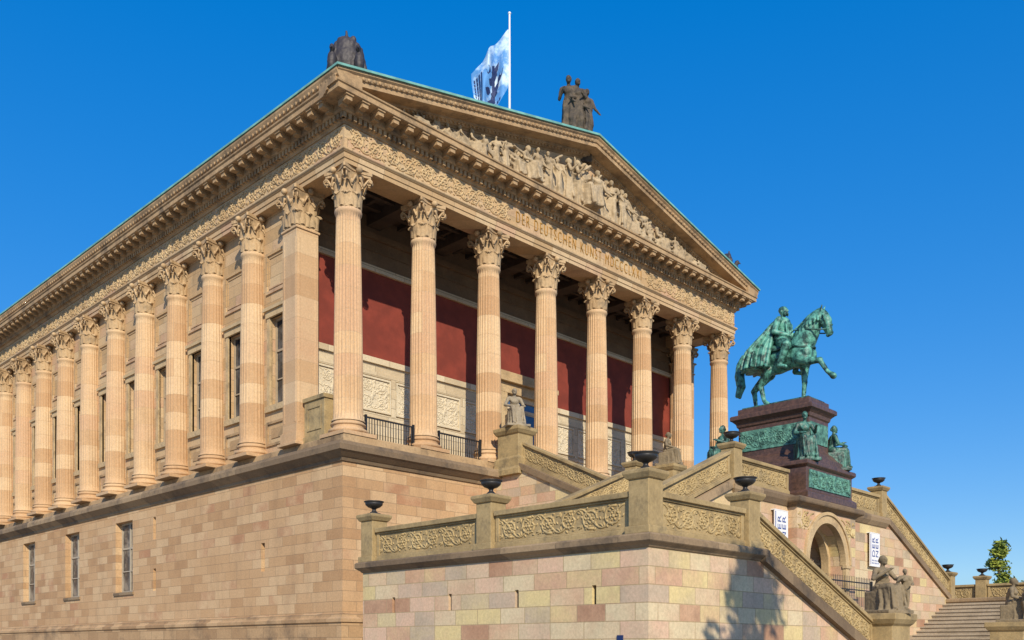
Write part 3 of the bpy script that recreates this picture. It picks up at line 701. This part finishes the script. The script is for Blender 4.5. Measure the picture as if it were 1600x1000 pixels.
for flip in (0,1):
    g=(lambda x:mX(x)) if flip else (lambda x:x); sx=1 if flip else -1
    for y in (-16.38,-11.72,-7.03): pier(g(EX),y,zl)
    pier(g(.1),-16.38,zl)
    balus((g(EX),-16.08),(g(EX),-12.02),zl,zl,(sx,0)); balus((g(EX),-11.42),(g(EX),-7.33),zl,zl,(sx,0))
    balus((g(EX+.3),-16.38),(g(-.2),-16.38),zl,zl,(0,-1))
    balus((g(EX+.3),-7.03),(g(-.1),-7.03),zl,zl,(0,1))
    zA,zB=4.1,1.62; xa,xb=.42,7.05
    x0,x1=g(xa),g(xb)
    mb=MB(); P=[(x0,0),(x0,zA-.3),(x1,zB-.3),(x1,0)]; mb.prism(P,'y',-16.595,-16.2); mb.build('flight_wall','landing',st)
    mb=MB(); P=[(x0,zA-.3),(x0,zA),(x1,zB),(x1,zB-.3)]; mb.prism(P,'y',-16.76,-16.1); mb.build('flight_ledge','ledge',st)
    balus((x0,-16.38),(x1,-16.38),zA,zB,(0,-1))
    n=15; P=[(g(.40),0),(g(.40),4.0)]; rr=2.8/n; tt=6.9/n
    for k in range(n):
        xx=.55+k*tt; z=4.0-k*rr
        P+=[(g(xx+.05),z),(g(xx+.05),z-.055),(g(xx),z-.055),(g(xx),z-rr)]
    P+=[(g(7.46),1.2),(g(7.46),0)]
    mb=MB(); mb.prism(P,'y',-16.25,-11.5); mb.build('steps','step',st)
    u0,u1=-.3,7.55; q0,q1=4.1,7.42
    pier(g(7.9),-11.3,7.3); pier(g(8.2),-7.0,7.3)
    balus((g(u0),-11.3),(g(u1),-11.3),q0,q1,(0,-1)); balus((g(u0),-7.0),(g(7.9),-7.0),q0,q1,(0,1))
    n=20; P=[(g(-.4),0),(g(-.4),3.95)]
    for k in range(n):
        xx=-.2+k*(7.9/n); z=3.95+k*(3.25/n); P+=[(g(xx),z),(g(xx),z+3.25/n)]
    P+=[(g(7.8),7.2),(g(7.8),0)]
    mb=MB(); mb.prism(P,'y',-11.0,-7.2); mb.build('steps','step',st)
    for y0,y1 in ((-11.5,-10.95),(-7.25,-6.78)):
        mb=MB(); mb.prism([(g(-.4),0),(g(-.4),3.9),(g(7.7),7.2),(g(7.7),0)],'y',y0,y1); mb.build('flight_wall','landing',st)
        mb=MB(); mb.prism([(g(-.35),3.82),(g(-.35),4.1),(g(7.7),7.42),(g(7.7),7.14)],'y',y0-.1,y1+.1); mb.build('flight_ledge','ledge',st)
    a,b=sorted((g(7.7),g(11.5)))
    mb=MB(); mb.box(a,b,-11.5,-5.9,0,7.12); mb.build('platform_wall','landing',st)
    balus((g(8.2),-11.3),(g(11.6),-11.3),7.32,7.32,(0,-1))
    a,b=sorted((g(7.85),g(8.75)))
    mb=MB(); mb.prism([(-6.6,0),(-6.6,7.15),(-6.0,7.15),(-1.4,9.25),(-.02,9.25),(-.02,0)],'x',a,b); mb.build('flank_wall','landing',st)
    mb=MB(); mb.prism([(-6.1,6.98),(-6.1,7.2),(-1.4,9.35),(-1.4,9.1)],'x',a-.1,b+.1); mb.build('flank_ledge','ledge',st)
    balus((g(8.3),-6.0),(g(8.3),-1.25),7.22,9.40,(sx,0),.9)
    mb=MB(); mb.rings(a,b,-1.3,-.1,[(.22,8.9),(.22,9.12),(.12,9.25),(.1,9.6),(0,9.7),(0,10.6),(.06,10.65),(.14,10.78),(.14,10.92)],True); mb.build('statue_pedestal','balus',st,bevel=.015)
    a,b=sorted((g(7.05),g(8.35)))
    mb=MB(); mb.rings(a,b,-17.1,-15.9,[(.2,0),(.2,1.5),(.12,1.62),(0,1.7),(0,2.35),(.08,2.42),(.16,2.55),(.16,2.72)],True); mb.build('statue_pedestal','balus',st,bevel=.015)
# central block with the portal arch
PY=-11.85; AR=1.52; SPZ=4.95
mb=MB(); mb.box(11.45,CX-AR,PY,-6,0,7.0); mb.box(CX+AR,16.3,PY,-6,0,7.0)
n=24
for k in range(n):
    a0=pi-pi*k/n; a1=pi-pi*(k+1)/n
    p0=(CX+AR*cos(a0),SPZ+AR*sin(a0)); p1=(CX+AR*cos(a1),SPZ+AR*sin(a1))
    mb.prism([p0,p1,(p1[0],7.0),(p0[0],7.0)],'y',PY,-6)
mb.build('portal_block','landing',st)
mb=MB()
def archring(r0,r1,y0,y1):
    n=32; vs=[];fs=[]
    for k in range(n+1):
        a=pi-pi*k/n; c,s=cos(a),sin(a)
        vs+=[(CX+r0*c,y0,SPZ+r0*s),(CX+r1*c,y0,SPZ+r1*s),(CX+r1*c,y1,SPZ+r1*s),(CX+r0*c,y1,SPZ+r0*s)]
    for k in range(n): fs+=[(k*4+i,k*4+(i+1)%4,k*4+4+(i+1)%4,k*4+4+i) for i in range(4)]
    fs+=[(0,1,2,3),(n*4,n*4+1,n*4+2,n*4+3)]
    mb.add(vs,fs)
archring(1.50,1.82,PY-.05,PY+.2); archring(1.80,1.92,PY-.11,PY+.1)
for q in(-1,1):
    a,b=sorted((CX+q*1.51,CX+q*1.82)); mb.box(a,b,PY-.05,PY+.1,0,SPZ-.12); a,b=sorted((CX+q*1.47,CX+q*1.92)); mb.box(a,b,PY-.09,PY+.1,SPZ-.12,SPZ)
mb.build('portal_arch','relief',st,bevel=.01)
mb=MB(); archring(1.34,1.52,PY+.6,PY+.9)
for q in(-1,1): a,b=sorted((CX+q*1.34,CX+q*1.54)); mb.box(a,b,PY+.6,PY+.9,0,SPZ)
mb.build('inner_arch','relief',st)
for q in(-1,1):
    mb=MB(); fq=lambda s,h,d,q=q:(CX+q*s,PY-d,h)
    scroll(mb,fq,1.15,2.25,6.05,6.75,.0,1.2)
    mb.build('spandrel_relief','balrel',st)
mb=MB(); mb.box(CX-1.34,CX+1.34,-9.2,-9.1,0,6.6); mb.build('door','wood',st)
mb=MB()
x=CX-1.32
while x<CX+1.33: mb.tube([(x,-10.9,1.2),(x,-10.9,5.2)],[.02,.02],5); x+=.165
for z in (1.4,3.2,5.0): mb.box(CX-1.36,CX+1.36,-10.93,-10.87,z,z+.07)
mb.build('gate','iron',st)
mb=MB(); mb.rings(11.45,16.3,PY,-6.2,[(-.02,6.84),(.04,6.87),(.08,6.92),(.26,7.0),(.28,7.04),(.28,7.15),(.24,7.2)],True); mb.build('portal_cornice','ledge',st)
mb=MB(); mb.rings(7.7,W-7.7,-11.5,-5.9,[(-.02,6.85),(.04,6.88),(.14,7.05),(.16,7.2),(.12,7.3)],True); mb.build('platform_ledge','ledge',st)
n=14; P=[(-6.0,6),(-6.0,7.2)]
for k in range(n): P+=[(-5.6+k*.34,7.2+k*2.4/n),(-5.6+k*.34,7.2+(k+1)*2.4/n)]
P+=[(.25,9.6),(.25,6)]
mb=MB(); mb.prism(P,'x',8.7,W-8.7); mb.build('steps','step',st)
mb=MB(); mb.box(7.3,W-7.3,-20.5,-11.8,0,1.2)
for k in range(6): mb.box(8.4,W-8.4,-20.5-.35*(k+1),-20.5-.35*k,0,1.2-.2*(k+1)+.002)
mb.build('forecourt','step',st)
urn(EX,-7.03,ZU,'black urn on the left rear landing pier closest to the podium wall')
urn(EX,-11.72,ZU,'black urn on the middle pier of the near landing, between two carved panels')
urn(EX,-16.38,ZU,'large black urn on the nearest corner pier of the landing')
urn(.1,-16.38,ZU,'black urn on the pier at the head of the lower left flight')
urn(7.9,-11.3,8.64,'black urn on the platform pier left of the bronze horseman')
urn(8.2,-7.0,8.64,'small black urn on the rear platform pier just left of the big corner urn')
urn(mX(7.9),-11.3,8.64,'black urn on the pier right of the bronze horseman')
urn(mX(-3.93),-11.72,ZU,'small far black urn beside the tree at the right')
pier(mX(-.25),-11.3,4.1,1.34); urn(mX(-.25),-11.3,ZU,'black urn on the pier at the foot of the right sloping balustrade')

def banner(x0,x1,z0,z1,label,w1,w2):
    r=empty('wall_banner',((x0+x1)/2,-11.62,z0),label,'banner','white banners flanking the portal')
    mb=MB(); mb.box(x0,x1,-11.66,-11.62,z0,z1); b=mb.build('cloth','white',r)
    mb=MB(); mb.box(x0-.01,x1+.01,-11.665,-11.50,z1,z1+.03); mb.box(x0-.01,x1+.01,-11.665,-11.615,z0-.03,z0); mb.build('rods','pole',r)
    w=x1-x0; h=z1-z0
    textmesh(w1,'lettering','blue',b,h*.60,w*.26,lambda a,c,d:(x0+w*.46-c,-11.668-d,z0+h*.28+a),.003,-.006)
    textmesh(w2,'lettering','blue',b,h*.60,w*.26,lambda a,c,d:(x0+w*.82-c,-11.668-d,z0+h*.28+a),.003,-.006)
    mb=MB(); mb.box(x0+.03,x0+.07,-11.666,-11.661,z0+h*.03,z1-h*.03)
    for k in range(5):
        for j in range(2): mb.box(x0+w*(.18+.15*k),x0+w*(.25+.15*k),-11.666,-11.661,z0+h*(.06+.08*j),z0+h*(.10+.08*j))
    mb.build('border_stripes','blue',b)
banner(10.2,11.15,5.2,6.62,'white banner with blue upright lettering left of the portal arch','DER','NER')
banner(18.15,19.1,5.15,6.5,'white banner with blue upright lettering right of the portal arch','DER','NER')
def railing(name,x0,x1,y,z,h,label,sp=.13,cat='railing',grp=None,spike=False):
    mb=MB()
    for q in (.08,h-.06): mb.box(x0,x1,y-.025,y+.025,z+q,z+q+.045)
    if spike: mb.box(x0,x1,y-.02,y+.02,z+h-.35,z+h-.31)
    x=x0+.03
    while x<x1: mb.tube([(x,y,z+.02),(x,y,z+h+(.18 if spike else 0))],[.018,.010 if spike else .018],5); x+=sp
    for xx in (x0,x1): mb.box(xx-.04,xx+.04,y-.04,y+.04,z,z+h+.06)
    o=mb.build(name,'iron',None); tag(o,label,cat,grp)
for i,lb in ((0,'black iron railing between the first and second front columns from the left'),(1,'black iron railing between the second and third front columns from the left')):
    railing('iron_railing',fx[i]+.68,fx[i+1]-.68,.75,9.6,.95,lb,.13,'railing','iron railings between the portico columns')
railing('iron_fence',CX-1.5,CX+2.9,-12.3,1.2,3.1,'tall black iron fence in front of the portal arch',.15,'fence',None,True)

# ------------------------------------------------------------------ stone statues
def seated(name,loc,rz,H,label,m,seed,child=False,arms=None,child_side=1):
    mb=MB(); mb.box(-.24*H,.24*H,-.36*H,.22*H,-.0,.05*H)
    figure(mb,'sit',H,(0,0,.05*H),0,seed,arms)
    if child: figure(mb,'stand',H*.58,(.19*H*child_side,-.24*H,.05*H),-.4*child_side,seed+1,arms=[((-.2,-.05,.66),(-.16,-.18,.72)),((.18,-.06,.62),(.1,-.18,.6))],robe=False)
    o=mb.blob(name,m,None,loc,.020,1,rz,.022,.08); tag(o,label,'statue'); return o
seated('seated_statue',(8.3,-.62,10.92),-.5,2.1,'weathered seated woman statue on the stair pedestal before the portico doorway','statuel',4)
seated('seated_statue',(mX(8.3),-.62,10.92),.3,2.1,'weathered seated stone statue on the far pedestal behind the big corner urn','statue',6)
seated('seated_statue_group',(7.7,-16.5,2.72),-.35,2.12,'weathered statue of a seated figure with a child beside the portal arch','statue',9,True,[((-.21,-.06,.44),(-.08,-.2,.55)),((.2,-.08,.45),(.14,-.24,.42))])
seated('seated_statue_group',(mX(7.7),-16.5,2.72),.1,2.12,'weathered stone statue group at the right edge beside the grey steps','statue',12,True,None,-1)

# ================================================================== EQUESTRIAN MONUMENT
PYC=-10.0
pd=empty('monument_pedestal',(CX,PYC,7.2),'stepped red brown granite pedestal with green bronze reliefs above the portal arch','pedestal')
mb=MB(); mb.rings(CX-1.9,CX+1.9,-11.95,-7.8,[(.14,7.2),(.14,7.42),(.09,7.46),(0,7.52),(0,8.36),(.08,8.42),(.12,8.46),(.12,8.58),(.08,8.62)],True); mb.build('lower_block','granite',pd,bevel=.015)
HX,HY=.80,1.50
mb=MB(); mb.rings(CX-HX,CX+HX,PYC-HY,PYC+HY,[(.42,8.6),(.42,8.85),(.3,8.92),(.12,9.15),(.04,9.22),(0,9.3),(0,10.45),(.05,10.5),(.08,10.62),(.18,10.72),(.25,10.76),(.25,10.90),(.21,10.94),(.05,10.98),(.02,11.0),(.02,11.2)],True); mb.build('upper_block','granite',pd,bevel=.012)
mb=MB()
mb.box(CX-1.7,CX+1.7,-11.99,-11.95,7.62,8.28)
fr=lambda s,h,d:(s,-11.99-d,h)
scroll(mb,fr,CX-1.62,CX+1.62,7.66,8.24,.0,1.3)
mb.build('front_plaque','verd_rel',pd)
for bx in ((CX-HX-.03,CX-HX,PYC-HY+.1,PYC+HY-.1,9.5,10.3),(CX-HX+.1,CX+HX-.1,PYC-HY-.03,PYC-HY,9.5,10.3),(CX+HX,CX+HX+.03,PYC-HY+.1,PYC+HY-.1,9.5,10.3)):
    mb=MB(); mb.box(*bx)
    if bx[1]<CX: scroll(mb,lambda s,h,d:(CX-HX-.03-d*.6,s,h),PYC-HY+.15,PYC+HY-.15,9.56,10.24,.0,1.1)
    mb.build('relief_frieze','verd_rel',pd)
def bronze_seated(loc,rz,label,seed,H=2.25):
    mb=MB(); mb.box(-.20*H,.20*H,-.33*H,.20*H,-.0,.05*H); figure(mb,'sit',H,(0,0,.05*H),0,seed,[((-.19,-.06,.42),(-.10,-.22,.4)),((.18,-.06,.44),(.13,-.24,.48))])
    o=mb.blob('bronze_figure','verd_dark',None,loc,.022,1,rz,.025,.08); o.scale=(.88,.88,1); tag(o,label,'statue','seated bronze figures round the horseman pedestal')
bronze_seated((CX-1.18,PYC-1.50,8.62),-.75,'large green bronze seated woman at the near front corner of the granite pedestal',21,2.35)
bronze_seated((CX+1.15,PYC-1.50,8.62),.75,'green bronze seated figure at the right front corner of the granite pedestal',23,2.2)
bronze_seated((CX-1.52,PYC+1.72,8.62),-2.0,'green bronze seated figure at the left rear of the granite pedestal, beside a pier urn',25,2.3)
S=1.55; OZ=11.28; SF=1.02
eq=empty('equestrian_statue',(CX,PYC,11.2),'green bronze rider in a cloak on a walking horse atop the granite pedestal','statue')
def Hh(x,f,z): return (CX+x*S,PYC-f*S*SF,OZ+z*S)
mb=MB(); mb.box(CX-.68,CX+.68,PYC-1.42,PYC+1.42,11.2,11.285); mb.build('base_slab','verd_dark',eq,bevel=.02)
mb=MB()
def hc(p,q,a,b): mb.cap(Hh(*p),Hh(*q),a*S,b*S,14)
def he(c,r,t=0): mb.ell(Hh(*c),(r[0]*S,r[1]*S*SF,r[2]*S),16,12,None,Matrix.Rotation(t,3,'X'))
he((0,.0,1.2),(.32,.64,.35)); he((0,.46,1.24),(.30,.37,.38)); he((0,-.54,1.28),(.31,.42,.35)); he((0,-.15,1.10),(.29,.5,.28))
he((.11,.66,1.16),(.17,.17,.25)); he((-.11,.66,1.16),(.17,.17,.25)); he((.14,-.64,1.25),(.17,.27,.29)); he((-.14,-.64,1.25),(.17,.27,.29))
hc((0,.50,1.36),(0,.70,1.66),.31,.255); hc((0,.70,1.66),(0,.82,1.88),.255,.21); hc((0,.82,1.88),(0,.95,2.03),.20,.155); hc((0,.95,2.03),(0,1.05,2.05),.148,.12)
hc((0,.64,1.81),(0,.82,2.02),.13,.13)
hc((0,1.06,2.04),(0,1.15,1.87),.12,.13); hc((0,1.15,1.87),(0,1.23,1.58),.125,.075); he((0,1.23,1.555),(.072,.085,.08)); hc((0,1.08,1.82),(0,1.15,1.61),.09,.052); he((0,1.19,1.50),(.052,.055,.04))
for q in(-1,1): hc((.06*q,1.03,2.13),(.085*q,1.07,2.27),.045,.012); he((.096*q,1.17,1.90),(.03,.04,.035)); he((.05*q,1.29,1.57),(.02,.02,.025)); he((.088*q,1.08,1.85),(.045,.08,.09))
for k in range(15):
    u=k/14; f=.38+.64*u; z=1.67+.50*u**.8+.07*sin(pi*u); hc((-.02,f-.04,z),(-.18-.07*sin(pi*u),f+.0+.05*(k%2),z-.28),.060,.03)
    hc((.02,f-.04,z),(.13,f,z-.15),.055,.03)
hc((0,1.06,2.14),(-.02,1.19,1.99),.05,.03)
tp=[(0,-.88,1.42),(0,-1.04,1.44),(0,-1.17,1.26),(0,-1.22,.98),(0,-1.16,.7),(0,-1.20,.46)]
for i in range(5): hc(tp[i],tp[i+1],[.075,.095,.125,.13,.11][i],[.095,.125,.13,.11,.04][i])
for q in(-1,1):
    for i in range(1,5): hc((.05*q,tp[i][1]-.03,tp[i][2]),(.06*q,tp[i+1][1]-.05,tp[i+1][2]),.075,.055)
def legf(x,pts):
    rr=[.18,.108,.066,.052,.06]
    for i in range(len(pts)-1): hc((x*(1 if i else .85),)+pts[i],(x,)+pts[i+1],rr[i],rr[i+1] if i+1<len(rr) else .05)
legf(.17,[(.50,1.05),(.50,.82),(.50,.52),(.47,.16)]); he((.17,.50,.52),(.073,.075,.083)); hc((.17,.47,.16),(.17,.53,.08),.054,.062); hc((.17,.54,.06),(.17,.56,.03),.077,.087)
legf(-.17,[(.55,1.08),(.74,.94),(1.06,.88),(1.26,.56)]); he((-.17,1.06,.88),(.073,.08,.083)); hc((-.17,1.26,.56),(-.17,1.35,.48),.052,.057); hc((-.17,1.36,.47),(-.17,1.40,.43),.072,.082)
def hind(x,o,lift=0):
    hc((x*.8,-.52,1.20),(x,-.38+o*.4,.92),.25,.17); hc((x,-.38+o*.4,.92),(x,-.66+o,.58),.155,.08); he((x,-.68+o,.56),(.064,.085,.088))
    hc((x,-.67+o,.56),(x,-.60+o*1.1,.17),.070,.053); hc((x,-.60+o*1.1,.17),(x,-.53+o*1.1,.08),.055,.062); hc((x,-.52+o*1.1,.06),(x,-.50+o*1.1,.03),.078,.088)
hind(-.17,.16); hind(.17,-.22)
hs=mb.blob('horse','verd',eq,None,.028,1,0,.022,.12)
mb=MB()
vs=[];fs=[]
for i in range(13):
    a=-1.25+2.5*i/12
    for j in range(7):
        f=-.34+.62*j/6; vs.append(Hh(sin(a)*.38,f,1.20+cos(a)*.395+.008*sin(j*4+i)))
for i in range(12):
    for j in range(6): fs.append((i*7+j,i*7+j+1,(i+1)*7+j+1,(i+1)*7+j))
mb.add(vs,fs,True); o=mb.build('saddle_cloth','verd_dark',hs); sm=o.modifiers.new('t','SOLIDIFY'); sm.thickness=.05
mb=MB()
for q in(-1,1):
    mb.tube([Hh(.088*q,1.20,1.64),Hh(.20*q,1.02,1.64),Hh(.25*q,.74,1.72),Hh(.06*q,.36,1.80)],.018*S,5)
    mb.tube([Hh(.105*q,1.19,1.74),Hh(.145*q,1.12,1.95),Hh(.05*q,1.03,2.14)],.016*S,5)
mb.tube([Hh(-.112,1.18,1.72),Hh(0,1.30,1.74),Hh(.112,1.18,1.72)],.016*S,5)
mb.tube([Hh(-.32,.40,1.35),Hh(-.26,.72,1.28),Hh(0,.86,1.28),Hh(.26,.72,1.28),Hh(.32,.40,1.35)],.022*S,5)
mb.build('bridle','verd_dark',hs)
# rider, upright, a little over life size for the horse
mb=MB()
_H=Hh
def Hh(x,f,z): return _H(x*1.08,f*1.08,1.56+(z-1.56)*1.10 if z>1.56 else z)
hc((0,-.02,1.60),(0,-.02,1.80),.180,.165); hc((0,-.02,1.80),(0,.0,2.0),.170,.205); hc((-.18,-.01,2.05),(.18,-.01,2.05),.092,.092); he((0,.1,1.95),(.165,.12,.13))
hc((0,0,2.1),(0,.01,2.2),.068,.063); he((0,.02,2.31),(.088,.108,.130)); he((0,-.01,2.345),(.093,.103,.098)); he((0,.125,2.30),(.018,.03,.03)); he((0,.1,2.235),(.045,.045,.035)); he((0,.105,2.345),(.06,.02,.014))
for q in(-1,1): he((.088*q,0,2.30),(.015,.025,.035)); he((.06*q,.09,2.24),(.035,.03,.06))
for q in(-1,1):
    hc((.14*q,-.0,1.62),(.37*q,.28,1.38),.16,.115); hc((.37*q,.28,1.38),(.38*q,.11,.92),.11,.07); hc((.38*q,.11,.90),(.40*q,.28,.84),.058,.045); hc((.37*q,.27,1.40),(.37*q,.27,1.31),.125,.11)
    he((0.22*q,0,2.07),(.10,.09,.045))
for k in range(5): hc((-.15+.075*k,.15,2.0),(-.12+.06*k,.17,1.72),.022,.022)
hc((-.18,.02,1.68),(.18,.02,1.68),.165,.165)
def harm(q,e,h):
    hc((.22*q,-.01,2.04),e,.09,.072); hc(e,h,.07,.048); d=(Vector(h)-Vector(e)).normalized(); w=Vector(h)+d*.05
    hc(h,tuple(w),.042,.038)
    for k in range(4):
        o=Vector((.018*(k-1.5),0,0)); m1=w+o+d*.045; hc(tuple(w+o),tuple(m1),.013,.012); hc(tuple(m1),tuple(m1+Vector((0,-.012,-.035))),.012,.010)
    hc(tuple(Vector(h)+d*.02),tuple(Vector(h)+d*.05+Vector((.04*q,.01,.02))),.014,.011)
harm(1,(.30,.06,1.76),(.08,.32,1.76)); harm(-1,(-.38,-.02,1.76),(-.22,.24,1.66))
hc((-.24,.20,1.60),(-.12,.54,1.90),.02,.018)
rd=mb.blob('rider','verd',eq,None,.022,1)
mb=MB()
mb.drape([((0,-.06,2.10),.21,.08),((0,-.14,2.0),.28,.13),((-.04,-.24,1.8),.34,.20),((-.07,-.36,1.6),.41,.28),((-.10,-.46,1.42),.45,.33),((-.13,-.50,1.2),.46,.35),((-.15,-.52,.94),.47,.36)],13,.15,1,72,Hh)
for k in range(8): hc((-.30-.015*k,-.08-.085*k,1.88-.06*k),(-.44-.03*(k%2),-.18-.09*k,.96+.06*(k%3)),.045,.055)
for k in range(5): hc((-.16+.08*k,-.16,2.02),(-.30+.14*k,-.72,1.30-.04*(k%2)),.04,.06)
hc((-.2,.04,2.08),(.2,.05,2.06),.05,.05); hc((-.22,.02,2.07),(-.3,-.1,1.8),.09,.07)
mb.blob('cloak','verd',rd,None,.026,1)

# ================================================================== GROUND, TREES
mb=MB(); mb.add([(-1500,-1500,0),(1500,-1500,0),(1500,1500,0),(-1500,1500,0)],[(0,1,2,3)])
g=mb.build('ground','ground'); tag(g,'pale paved ground around the museum','ground',None,'structure')
def at(px,depth):
    r=(px-800)/1463*depth; return Vector((-20.03,-28.15,0))+Fd*depth+Rd*r
def tree(name,loc,h,cr,nl,ls,m,label,seed,grp=None,low=.25,narrow=.7,ncl=26):
    rn=random.Random(seed); root=empty(name,loc,label,'tree',grp,False)
    mb=MB(); mb.tube([(0,0,-.1),(.05,0,h*.3),(-.05,.05,h*.6),(0,0,h*.92)],[h*.025,h*.02,h*.012,h*.003],8)
    cl=[]
    for i in range(ncl):
        u=rn.uniform(low,.97); a=rn.uniform(0,2*pi); k=cr*narrow*(1-(u-low)/(1-low)*.85)*rn.uniform(.35,1)
        c=Vector((cos(a)*k,sin(a)*k,h*u)); cl.append((c,rn.uniform(.22,.42)*cr*(1.15-.6*u)))
        z0=max(.15*h,c.z-k*.9); mb.tube([(0,0,z0),tuple((Vector((0,0,z0))+c)/2+Vector((0,0,.1))),tuple(c)],[h*.008,h*.005,h*.002],5)
    mb.build('trunk','bark',root)
    lf=MB()
    for i in range(nl):
        c,r=rn.choice(cl); v=Vector((rn.gauss(0,1),rn.gauss(0,1),rn.gauss(0,.8))); v.normalize(); p=c+v*r*rn.uniform(.3,1.1)
        a=Vector((rn.gauss(0,1),rn.gauss(0,1),rn.gauss(0,1))).normalized(); b=a.orthogonal().normalized(); s=ls*rn.uniform(.6,1.2)
        lf.add([tuple(p-a*s),tuple(p+b*s*.5),tuple(p+a*s),tuple(p-b*s*.5)],[(0,1,2,3)])
    lf.build('crown',m,root)
tree('tree',tuple(at(1561,90)),12.0,3.2,4200,.24,'leaf','yellow green tree rising above the balustrade at the right edge',11,None,.3,.62,34)
tree('tree',tuple(at(1526,96)),7.8,3.4,2600,.26,'leafd','low dark green tree left of the yellow green tree',12,None,.3,.9)
tree('tree',tuple(at(1600,100)),8.6,3.8,2600,.26,'leafd','dark green tree behind the right edge statue',13,None,.3,.9)
tree('tree',(-8.6,-29.6,0),13.4,2.9,3600,.19,'leafd','leafy tree in front of the staircase, casting dappled shade on the landing wall',14,None,.64,.8,34)

# ================================================================== LIGHT, WORLD, CAMERA
EL=math.radians(31); AZ=math.radians(35)
Sd=Vector((-sin(AZ)*cos(EL),-cos(AZ)*cos(EL),sin(EL)))
L=bpy.data.lights.new('sun','SUN'); L.energy=5.0; L.angle=math.radians(.5); L.color=(1,.885,.70)
lo=bpy.data.objects.new('sun',L); COL.objects.link(lo); lo.rotation_euler=Sd.to_track_quat('Z','Y').to_euler(); lo.location=(-30,-60,50)
w=bpy.data.worlds.new('World'); sc.world=w; w.use_nodes=True; nt=w.node_tree
bg=nt.nodes['Background']; sky=nt.nodes.new('ShaderNodeTexSky'); sky.sky_type='NISHITA'; sky.sun_disc=False
sky.sun_elevation=EL; sky.sun_rotation=math.atan2(Sd.x,Sd.y); sky.air_density=1.0; sky.dust_density=.3; sky.ozone_density=2.0
gm=nt.nodes.new('ShaderNodeGamma'); gm.inputs[1].default_value=.45; nt.links.new(sky.outputs[0],gm.inputs[0])
hsv=nt.nodes.new('ShaderNodeHueSaturation'); hsv.inputs['Saturation'].default_value=2.5; hsv.inputs['Value'].default_value=3.05; nt.links.new(gm.outputs[0],hsv.inputs['Color'])
tint=mix(nt,1.0,hsv.outputs[0],(.58,.76,1.04),'MULTIPLY')
nt.links.new(tint,bg.inputs[0]); bg.inputs[1].default_value=.12
cam=bpy.data.cameras.new('camera'); co=bpy.data.objects.new('camera',cam); COL.objects.link(co); sc.camera=co
cam.sensor_width=36; cam.lens=1463/1600*36; cam.shift_y=(1013-500)/1600; cam.clip_end=4000; cam.clip_start=.1
co.location=(-20.03,-28.15,EYE); co.rotation_euler=(pi/2,0,math.atan2(-Fd.x,Fd.y))
sc.view_settings.view_transform='Standard'; sc.view_settings.look='None'; sc.view_settings.exposure=0
